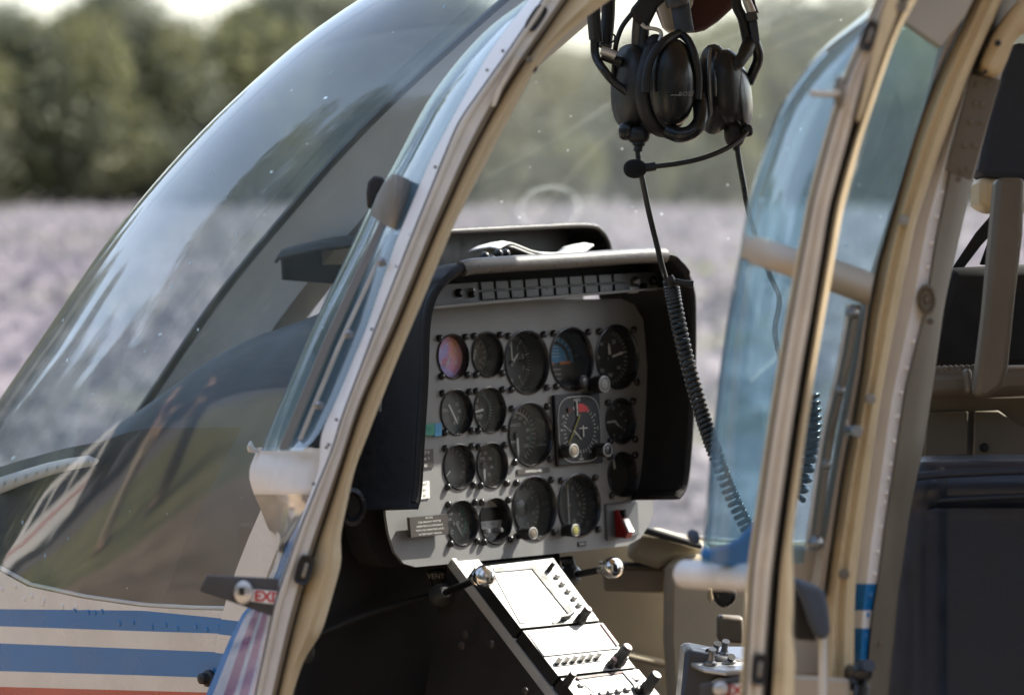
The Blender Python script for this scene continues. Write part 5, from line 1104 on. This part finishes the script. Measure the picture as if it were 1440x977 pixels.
st1('headband', [(1054, -20, T2 + .01), (1058, 5, T2 + .01), (1063, 20, T2 + .01)], .0035, 'maroon', S2)
S2(poly('headband_clip', [(1048, 18), (1064, 16), (1067, 28), (1051, 31)], T2 - .012, .014, 'plate_grey', None, .002)); S2(poly('headband_slider', [(1053, 30), (1065, 28), (1069, 60), (1058, 62)], T2 - .008, .010, 'grey_blue', None, .002))
S2(ellp('boom_pivot', 1051, 184, T2 - .01, (8, 9, 8), (.3, 0, 1), 'rubber', None, .8)); S2(ellp('cord_block', 1033, 184, T2, (15, 24, 12), (.2, 0, 1), 'black_plastic', None, .8))
st1('boom', [(1050, 186, T2 - .02), (1040, 197, T2 - .03), (1020, 210, T2 - .045), (990, 222, T2 - .06), (955, 230, T2 - .065), (915, 235, T2 - .065)], .0028, 'steel' if False else 'black_plastic', S2)
st1('boom_end', [(922, 234, T2 - .065), (912, 235.5, T2 - .065), (905, 236, T2 - .065)], .0048, 'rubber', S2)
S2(ellp('wind_muff', 893, 237.5, T2 - .065, (16.5, 13.5, 13.5), (0, 0, 1), 'foam', None, .9))
st1('strain_relief', [(1036, 196, T2), (1036, 205, T2), (1036, 212, T2)], [.0055] * 4 + [.004] * 9, 'rubber', S2)
c2 = catmull([P(*p) for p in ((1036, 203, T2), (1040, 230, T2), (1046, 262, T2), (1050, 285, T2), (1062, 330, T2), (1082, 385, T2), (1096, 420, T2), (1090, 470, T2), (1106, 520, T2), (1140, 555, T2))], 8)
S2(cord_cut(c2).obj('cord', 'cable', None, 60))
S2(MB().tube(coil(((1140, 555, T2), (1143, 600, T2), (1138, 640, T2), (1120, 700, T2)), .0078, 13, .003), .0034, 7).obj('coiled_cord', 'cable', None, 60))
# white paper strip with black clips on the hood
rows = []
pth = catmull([onplane(u, v, LP(0, 0, -.04), pn) for u, v in ((684, 352), (700, 344), (712, 347), (730, 354), (750, 358.5), (770, 360), (790, 359), (806, 355), (818, 346))], 6)
for i, p in enumerate(pth): rows.append([p + pn * .02 + pb * .0, p + pn * .005 + pb * .003, p - pn * .012 + pb * .002, p - pn * .03])
EP_ = empty('paper_strip', pth[20], 'white curled paper strip lying on the panel hood', 'paper')
def SP(o): o.parent = EP_; o.matrix_parent_inverse = Matrix.Translation(-EP_.location); return o
SP(MB().grid(rows).obj('paper', 'paper', None, 60, solid=.002))
SP(MB().grid([[p + pb * -.004 for p in r] for r in rows[6:30]]).obj('paper', 'paper', None, 60, solid=.002))
for u, v in ((701, 357), (711, 357), (682, 361), (692, 366)): SP(MB().ell(onplane(u, v, LP(0, 0, .0), pn), pl, pb, pn, (.0055, .006, .006)).obj('clip', 'black_gloss', None, 50))
# ------------------------------------------------------------------ ground and field
def gmat(name, stops, s1, s2, bump=0):
    m = bpy.data.materials.new(name); m.use_nodes = True; n = m.node_tree.nodes; l = m.node_tree.links; b = n['Principled BSDF']; b.inputs['Roughness'].default_value = .9
    tc = n.new('ShaderNodeTexCoord'); a = n.new('ShaderNodeTexNoise'); a.inputs['Scale'].default_value = s1; a.inputs['Detail'].default_value = 5; l.new(tc.outputs['Object'], a.inputs['Vector'])
    c = n.new('ShaderNodeTexNoise'); c.inputs['Scale'].default_value = s2; c.inputs['Detail'].default_value = 6; l.new(tc.outputs['Object'], c.inputs['Vector'])
    mx = n.new('ShaderNodeMath'); mx.operation = 'MULTIPLY_ADD'; l.new(c.outputs[0], mx.inputs[0]); mx.inputs[1].default_value = .45
    m3 = n.new('ShaderNodeMath'); m3.operation = 'MULTIPLY'; l.new(a.outputs[0], m3.inputs[0]); m3.inputs[1].default_value = .55; l.new(m3.outputs[0], mx.inputs[2])
    r = n.new('ShaderNodeValToRGB'); l.new(mx.outputs[0], r.inputs[0]); e = r.color_ramp.elements
    e[0].position, e[0].color = stops[0][0], (*stops[0][1], 1); e[1].position, e[1].color = stops[-1][0], (*stops[-1][1], 1)
    for p, cc_ in stops[1:-1]: q = e.new(p); q.color = (*cc_, 1)
    l.new(r.outputs[0], b.inputs['Base Color'])
    if bump:
        bp = n.new('ShaderNodeBump'); bp.inputs['Strength'].default_value = bump; bp.inputs['Distance'].default_value = .05; l.new(c.outputs[0], bp.inputs['Height']); l.new(bp.outputs[0], b.inputs['Normal'])
    return m
M['field'] = gmat('field', [(.32, (.075, .075, .03)), (.41, (.10, .092, .068)), (.5, (.112, .100, .103)), (.68, (.125, .111, .12))], .10, 1.2, .15)
M['dirt'] = gmat('dirt', [(.38, (.10, .07, .045)), (.5, (.20, .145, .09)), (.62, (.30, .22, .15))], .8, 4, .8)
M['grass_mat'] = gmat('grass_mat', [(.40, (.05, .06, .02)), (.5, (.13, .125, .045)), (.6, (.24, .20, .10))], .9, 3, .8)
M['crop'] = gmat('crop', [(.33, (.17, .19, .08)), (.41, (.235, .225, .19)), (.48, (.262, .24, .262)), (.66, (.285, .258, .288))], .10, .45)
n_ = M['crop'].node_tree.nodes; l_ = M['crop'].node_tree.links; tr_ = n_.new('ShaderNodeBsdfTranslucent'); rp_ = [x for x in n_ if x.type == 'VALTORGB'][0]; l_.new(rp_.outputs[0], tr_.inputs[0]); mx_ = n_.new('ShaderNodeMixShader'); mx_.inputs[0].default_value = .5
l_.new(n_['Principled BSDF'].outputs[0], mx_.inputs[1]); l_.new(tr_.outputs[0], mx_.inputs[2]); l_.new(mx_.outputs[0], n_['Material Output'].inputs[0])
def sheet(name, cx, cy, r0, z, m, n=64, wob=0, label=None):
    vs = [V((cx + (r0 + wob * math.sin(3 * a + 1) + wob * .6 * math.sin(7 * a)) * math.cos(a), cy + (r0 + wob * math.sin(3 * a + 1) + wob * .6 * math.sin(7 * a)) * math.sin(a), z)) for a in [2 * math.pi * k / n for k in range(n)]]
    return MB().add(vs, [tuple(range(n))]).obj(name, m, None, 0, kind='structure')
sheet('ground', 0, 0, 1600, 0, 'field'); sheet('grass_verge', -9, -13, 17, .004, 'grass_mat', 96, 1.5); sheet('dirt_patch', -3, -3.5, 9.5, .008, 'dirt', 96, .5)
# flowering crop: loose clumps over the near part of the field, one mass
n_ = 110000; q = rng.random((n_, 2)); rr = 13 + 172 * q[:, 0] ** 1.7; aa = np.arctan2(Fw.y, Fw.x) + (q[:, 1] - .5) * 1.0
px_, py_ = CAM.x + rr * np.cos(aa), CAM.y + rr * np.sin(aa); keep = np.hypot(px_, py_) > 9; px_, py_ = px_[keep], py_[keep]; k_ = len(px_)
hh_ = .12 + .3 * rng.random(k_); ang = rng.random(k_) * 6.28; wd = .05 + .11 * rng.random(k_); vs = np.zeros((k_, 4, 3)); c_, s_ = np.cos(ang) * wd, np.sin(ang) * wd
lean = (rng.random((k_, 2)) - .5) * .4
vs[:, 0] = np.stack([px_ - c_, py_ - s_, 0 * hh_ + .05], 1); vs[:, 1] = np.stack([px_ + c_, py_ + s_, 0 * hh_ + .05], 1); vs[:, 2] = np.stack([px_ + c_ * .8 + lean[:, 0], py_ + s_ * .8 + lean[:, 1], hh_], 1); vs[:, 3] = np.stack([px_ - c_ * .8 + lean[:, 0], py_ - s_ * .8 + lean[:, 1], hh_ * .95], 1)
me = bpy.data.meshes.new('flower_crop'); me.from_pydata(vs.reshape(-1, 3).tolist(), [], [(4 * i, 4 * i + 1, 4 * i + 2, 4 * i + 3) for i in range(k_)]); me.materials.append(M['crop'])
o = bpy.data.objects.new('flower_crop', me); col.objects.link(o); o['kind'] = 'stuff'; o['label'] = 'pale lilac flowering crop covering the field'; o['category'] = 'crop'
# ------------------------------------------------------------------ trees
def leafmat(name, c):
    m = bpy.data.materials.new(name); m.use_nodes = True; n = m.node_tree.nodes; l = m.node_tree.links; b = n['Principled BSDF']; b.inputs['Roughness'].default_value = .6
    tc = n.new('ShaderNodeTexCoord'); a = n.new('ShaderNodeTexNoise'); a.inputs['Scale'].default_value = .6; a.inputs['Detail'].default_value = 4; l.new(tc.outputs['Object'], a.inputs['Vector'])
    r = n.new('ShaderNodeValToRGB'); l.new(a.outputs[0], r.inputs[0]); e = r.color_ramp.elements; e[0].position = .32; e[0].color = (c[0] * .72, c[1] * .74, c[2] * .75, 1); e[1].position = .68; e[1].color = (c[0] * 1.3, c[1] * 1.22, c[2] * 1.1, 1)
    l.new(r.outputs[0], b.inputs['Base Color'])
    tr = n.new('ShaderNodeBsdfTranslucent'); l.new(r.outputs[0], tr.inputs[0]); mx = n.new('ShaderNodeMixShader'); mx.inputs[0].default_value = .55; l.new(b.outputs[0], mx.inputs[1]); l.new(tr.outputs[0], mx.inputs[2]); l.new(mx.outputs[0], n['Material Output'].inputs[0])
    return m
M['leaf_olive'] = leafmat('leaf_olive', (.135, .145, .075)); M['leaf_dark'] = leafmat('leaf_dark', (.11, .125, .09)); M['leaf_grey'] = leafmat('leaf_grey', (.13, .14, .10))
def crown_mesh(seed, h, w_, n, m):
    r = np.random.default_rng(seed); nb = 16; cz = h * (.18 + .72 * r.random(nb)); rad = w_ * (.28 + .22 * r.random(nb)) * np.interp(cz / h, [.1, .45, 1.0], [.8, 1.0, .55])
    ca_ = r.random(nb) * 6.28; cr_ = w_ * .42 * np.sqrt(r.random(nb)) * np.interp(cz / h, [.1, .5, 1], [1, 1, .35]); cx, cy = cr_ * np.cos(ca_), cr_ * np.sin(ca_)
    pick = r.integers(0, nb, n); d = r.normal(size=(n, 3)); d /= np.linalg.norm(d, axis=1)[:, None]; rho = rad[pick] * (.55 + .5 * r.random(n))
    c = np.stack([cx[pick], cy[pick], cz[pick]], 1) + d * rho[:, None] * np.array([1, 1, .9]); c[:, 2] = np.clip(c[:, 2], .2, None)
    u = r.normal(size=(n, 3)); u /= np.linalg.norm(u, axis=1)[:, None]; v_ = np.cross(u, r.normal(size=(n, 3))); v_ /= np.linalg.norm(v_, axis=1)[:, None]; s = (.09 + .15 * r.random(n))[:, None]
    q = np.stack([c - u * s, c - v_ * s * .6, c + u * s, c + v_ * s * .6], 1).reshape(-1, 3)
    me = bpy.data.meshes.new('crown'); me.from_pydata(q.tolist(), [], [(4 * i, 4 * i + 1, 4 * i + 2, 4 * i + 3) for i in range(n)]); me.materials.append(M[m]); return me
def trunk_mesh(h):
    mb = MB(); mb.tube([V((0, 0, -.1)), V((.1, 0, h * .3)), V((0, .1, h * .6)), V((.05, 0, h * .85))], [.26, .2, .13, .05], 8)
    for k in range(5):
        a = k * 1.3; z = h * (.25 + .1 * k); mb.tube([V((0, 0, z)), V((math.cos(a) * h * .12, math.sin(a) * h * .12, z + h * .08)), V((math.cos(a) * h * .22, math.sin(a) * h * .22, z + h * .2))], [.1, .06, .02], 6)
    o = mb.obj('trunk', 'bark', None, 50); me = o.data; bpy.data.objects.remove(o); return me
CM = [crown_mesh(3, 10, 8, 17000, 'leaf_olive'), crown_mesh(5, 10, 7, 17000, 'leaf_dark'), crown_mesh(9, 10, 8.5, 17000, 'leaf_grey'), crown_mesh(12, 10, 7.5, 17000, 'leaf_olive')]; TM = trunk_mesh(10)
def tree(x, y, h, k, lab, rz, grp, wx=1.0):
    e = empty('broadleaf_tree', (x, y, 0), lab, 'tree', grp); e.rotation_euler.z = rz; s_ = h / 10; e.scale = (s_ * wx, s_ * wx, s_)
    for nm, me in (('trunk', TM), ('crown', CM[k])):
        o = bpy.data.objects.new(nm, me); col.objects.link(o); o.parent = e
    return e
kinds = ['olive green bushy tree in the blurred tree line across the field', 'dark green bushy tree in the blurred tree line across the field', 'grey green bushy tree in the blurred tree line across the field', 'olive green bushy tree in the blurred tree line across the field']
def at(u, D):
    p = P(u, HZ, 1) - CAM; p.z = 0; p.normalize(); return CAM + p * (D / max(.2, p.dot(Vector2)))
Vector2 = V((Fw.x, Fw.y, 0)).normalized()
ORD = 'first second third fourth fifth sixth seventh eighth ninth tenth eleventh twelfth thirteenth fourteenth fifteenth sixteenth seventeenth eighteenth nineteenth twentieth twenty-first twenty-second twenty-third twenty-fourth twenty-fifth twenty-sixth twenty-seventh twenty-eighth twenty-ninth thirtieth'.split()
tops = [(-260, 30), (-150, 20), (-60, 30), (20, 32), (90, 18), (150, 5), (205, 40), (262, 52), (330, 15), (390, 5), (450, 10), (520, 20), (590, 5), (660, 25), (735, 60), (800, 95), (850, 80), (905, 70), (960, 62), (1010, 85), (1060, 35), (1110, 20), (1170, 25), (1240, 30), (1310, 55), (1370, 40), (1440, 25), (1520, 35), (1600, 20), (1700, 30)]
for i, (u, tv) in enumerate(tops):
    D = 196 + (i * 37 % 34) - 8; p = at(u, D); h = CAMH + (HZ - tv) / FPX * D; k = [1, 2, 0, 1, 0, 1, 3, 1, 0, 1, 2, 0][i % 12]
    tree(p.x, p.y, h / .97, k, '%s bushy tree, %s from the left in the tree line across the field' % (['olive green', 'dark green', 'grey green', 'olive green'][k], ORD[i]), i * 1.7, 'trees along the far edge of the field', 1.05)

for i in range(22):      # tree line on the port side, mirrored in the windscreen
    az = math.radians(-112 - 4.6 * i + (i * 31 % 7) * .4); D = (44 if i < 10 else 62) + (i * 17 % 9); h = [12, 14.5, 13, 15, 11.5, 14][i % 6]
    tree(math.cos(az) * D, math.sin(az) * D, h, (i * 3) % 4, 'tall bushy tree on the port side, mirrored in the near windscreen', i * 2.1, 'trees mirrored in the windscreen', 1.0)
for i in range(16):      # tree line on the far starboard side, mirrored in the dials
    az = math.radians(22 + 4.4 * i); D = 110 + (i * 13 % 15); tree(math.cos(az) * D, math.sin(az) * D, [12, 14, 13][i % 3], (i * 3) % 4, 'bushy tree far off on the starboard side of the helicopter', i * 1.3, 'trees on the starboard side', 1.2)

qs = []      # unseen wood added behind the viewer to block sky light off the panel
for i in range(15):
    az = math.radians(-108 + 6.6 * i); D = 30 + (i * 7 % 5); co = np.array([v.co[:] for v in CM[i % 4].vertices]) if i < 4 else COS[i % 4]
    if i < 4: (COS := globals().setdefault('COS', [])).append(co)
    k = 1.3 + .06 * (i % 4); a = i * 1.9; R_ = np.array([[math.cos(a), -math.sin(a), 0], [math.sin(a), math.cos(a), 0], [0, 0, 1]]); qs.append((co * k) @ R_.T + np.array([CAM.x * .3 + math.cos(az) * D, CAM.y * .3 + math.sin(az) * D, 0]))
qs = np.concatenate(qs); me = bpy.data.meshes.new('sky_blocker_wood'); me.from_pydata(qs.tolist(), [], [(4 * i, 4 * i + 1, 4 * i + 2, 4 * i + 3) for i in range(len(qs) // 4)]); me.materials.append(M['leaf_dark'])
o = bpy.data.objects.new('sky_blocker_wood', me); col.objects.link(o); o['kind'] = 'stuff'; o['label'] = 'unseen wood added on the port side to block sky light'; o['category'] = 'wood'
# ------------------------------------------------------------------ onlookers and van beside the aircraft (mirrored in the lower windscreen)
dm('skin', (.45, .27, .19), .55); dm('hair_dark', (.03, .02, .015), .6); dm('cloth_mauve', (.10, .05, .05), .8); dm('cloth_beige', (.40, .33, .25), .85); dm('cloth_black', (.015, .014, .016), .85); dm('cloth_teal', (.05, .2, .28), .8); dm('tyre', (.015, .015, .015), .8); dm('van_glass', (.02, .025, .03), .08)
def skinned(name, verts, edges, radii, m, parent, sub_=1):
    me = bpy.data.meshes.new(name); me.from_pydata(verts, edges, []); me.materials.append(M[m]); o = bpy.data.objects.new(name, me); col.objects.link(o); o.parent = parent
    sk = o.modifiers.new('skin', 'SKIN'); sk.use_smooth_shade = True
    for d, r in zip(me.skin_vertices[0].data, radii): d.radius = (r, r) if not isinstance(r, tuple) else r
    me.skin_vertices[0].data[0].use_root = True
    md = o.modifiers.new('sub', 'SUBSURF'); md.levels = md.render_levels = sub_
    return o
def person(x, y, rz, lab, shirt, legs, hair, reach):
    e = empty('person', (x, y, .01), lab, 'person', 'onlookers beside the helicopter'); e.rotation_euler.z = rz
    vs = [(0, 0, .95), (0, 0, 1.12), (0, .01, 1.30), (0, .01, 1.44), (0, .01, 1.52), (0, 0, 1.60), (-.17, 0, 1.42), (.17, 0, 1.42), (-.22, -.03, 1.15), (.23, -.05, 1.16), (-.16, -.28 if reach else -.10, 1.12 if reach else .92), (.20, -.20, .98), (-.10, 0, .90), (.10, 0, .90), (-.11, -.02, .50), (.11, .03, .50), (-.12, .02, .09), (.12, .06, .09), (-.13, -.13, .04), (.14, -.10, .04)]
    ed = [(0, 1), (1, 2), (2, 3), (3, 4), (4, 5), (3, 6), (3, 7), (6, 8), (7, 9), (8, 10), (9, 11), (0, 12), (0, 13), (12, 14), (13, 15), (14, 16), (15, 17), (16, 18), (17, 19)]
    ra = [(.16, .115), (.145, .10), (.165, .11), (.13, .085), .055, .06, .062, .062, .046, .046, .032, .032, .092, .092, .06, .06, .042, .042, .04, .04]
    b = skinned('body', vs, ed, ra, 'skin', e, 2)
    mb = MB(); mb.ell((0, -.01, 1.68), X, Y, Z, (.075, .095, .118), nu=20, nv=14); mb.ell((0, -.108, 1.665), X, Y, Z, (.014, .02, .022), nu=8, nv=6)
    for s_ in (-1, 1): mb.ell((s_ * .076, 0, 1.67), X, Y, Z, (.012, .022, .032), nu=8, nv=6)
    mb.obj('head', 'skin', e, 60)
    for s_ in (-1, 1): MB().ell((s_ * .03, -.094, 1.69), X, Y, Z, (.013, .008, .008), nu=8, nv=6).obj('eye', 'hair_dark', e, 60)
    MB().ell((0, -.1, 1.622), X, Y, Z, (.026, .008, .007), nu=10, nv=6).obj('mouth', 'cloth_mauve', e, 60)
    MB().ell((0, .022, 1.712), X, Y, Z, (.084, .092, .10), nu=18, nv=12).obj('hair', 'hair_dark', e, 60)
    for s_, k in ((-1, 10), (1, 11)):
        p = V(vs[k]); d = (V(vs[k]) - V(vs[k - 2])).normalized(); mb = MB(); mb.ell(p + d * .05, d.orthogonal().normalized(), d.cross(d.orthogonal().normalized()), d, (.040, .018, .055), nu=12, nv=8)
        sd_ = d.cross(Y).normalized() if abs(d.y) < .9 else X
        for q in range(4): o_ = p + d * .09 + sd_ * ((q - 1.5) * .019); mb.tube([o_, o_ + d * .035, o_ + d * (.062 + .01 * (q in (1, 2))) + Y * -.02], [.0095, .009, .007], 7)
        mb.tube([p + d * .03 + sd_ * -.035, p + d * .06 + sd_ * -.055 - Y * .01, p + d * .088 + sd_ * -.058 - Y * .02], [.011, .010, .008], 7); mb.obj('hand', 'skin', e, 60)
    skinned('shirt', [vs[i] for i in (0, 1, 2, 3, 6, 7, 8, 9)], [(0, 1), (1, 2), (2, 3), (3, 4), (3, 5), (4, 6), (5, 7)], [(.175, .13), (.16, .115), (.18, .125), (.14, .095), .075, .075, .062, .062], shirt, e, 2)
    skinned('trousers', [vs[i] for i in (0, 12, 13, 14, 15, 16, 17)], [(0, 1), (0, 2), (1, 3), (2, 4), (3, 5), (4, 6)], [(.172, .128), .105, .105, .078, .078, .062, .062], legs, e, 2)
    for k in (16, 17): MB().ell(V(vs[k]) + V((0, -.07, -.045)), X, Y, Z, (.05, .135, .05), nu=14, nv=8).obj('shoe', 'cloth_black', e, 60)
person(-13.4, -9.9, math.radians(60), 'person in a mauve shirt and beige trousers mirrored in the windscreen', 'cloth_mauve', 'cloth_beige', 1, True)
person(-12.7, -10.6, math.radians(-120), 'person dressed all in black mirrored in the windscreen', 'cloth_black', 'cloth_black', 1, False)
VN = empty('van', (-32.5, -16.3, 0), 'white van with a red side stripe mirrored in the lower windscreen', 'van'); VN.rotation_euler.z = math.radians(118)
pr = [V((-2.5, -1, .35)), V((2.5, -1, .35)), V((2.55, -1, .95)), V((2.2, -1, 1.15)), V((1.55, -1, 2.05)), V((1.2, -1, 2.2)), V((-2.45, -1, 2.2)), V((-2.55, -1, 1.0))]
vb = MB().prism(pr, V((0, 2, 0))).obj('body', 'white_paint', VN, 30, .06, 3)
for s_ in (-1, 1):
    for x0, x1 in ((-2.2, -1.0), (-.85, .35), (.5, 1.5)): MB().prism([V((x0, s_ * 1.0, 1.3)), V((x1, s_ * 1.0, 1.3)), V((x1 - .1 if x1 < 1.4 else x1 - .3, s_ * 1.0, 1.95)), V((x0 + .05, s_ * 1.0, 1.95))], V((0, s_ * .012, 0))).obj('window', 'van_glass', VN, 0)
    MB().box((0, s_ * 1.004, .95), X, Y, Z, (2.4, .006, .05)).obj('side_stripe', 'red_paint', VN, 0)
    for x in (-1.6, 1.6):
        w_ = MB().lathe((x, s_ * .98, .34), X, Z, Y * s_, [(.2, -.2), (.34, -.19), (.34, 0), (.27, .015)], 24).obj('wheel', 'tyre', VN, 40); MB().lathe((x, s_ * .99, .34), X, Z, Y * s_, [(.2, 0), (.18, .02), (.05, .01)], 18).obj('rim', 'aluminium', w_, 40)
MB().prism([V((2.14, -.85, 1.22)), V((2.14, .85, 1.22)), V((1.66, .8, 1.95)), V((1.66, -.8, 1.95))], V((.05, 0, .03))).obj('windscreen', 'van_glass', VN, 0)
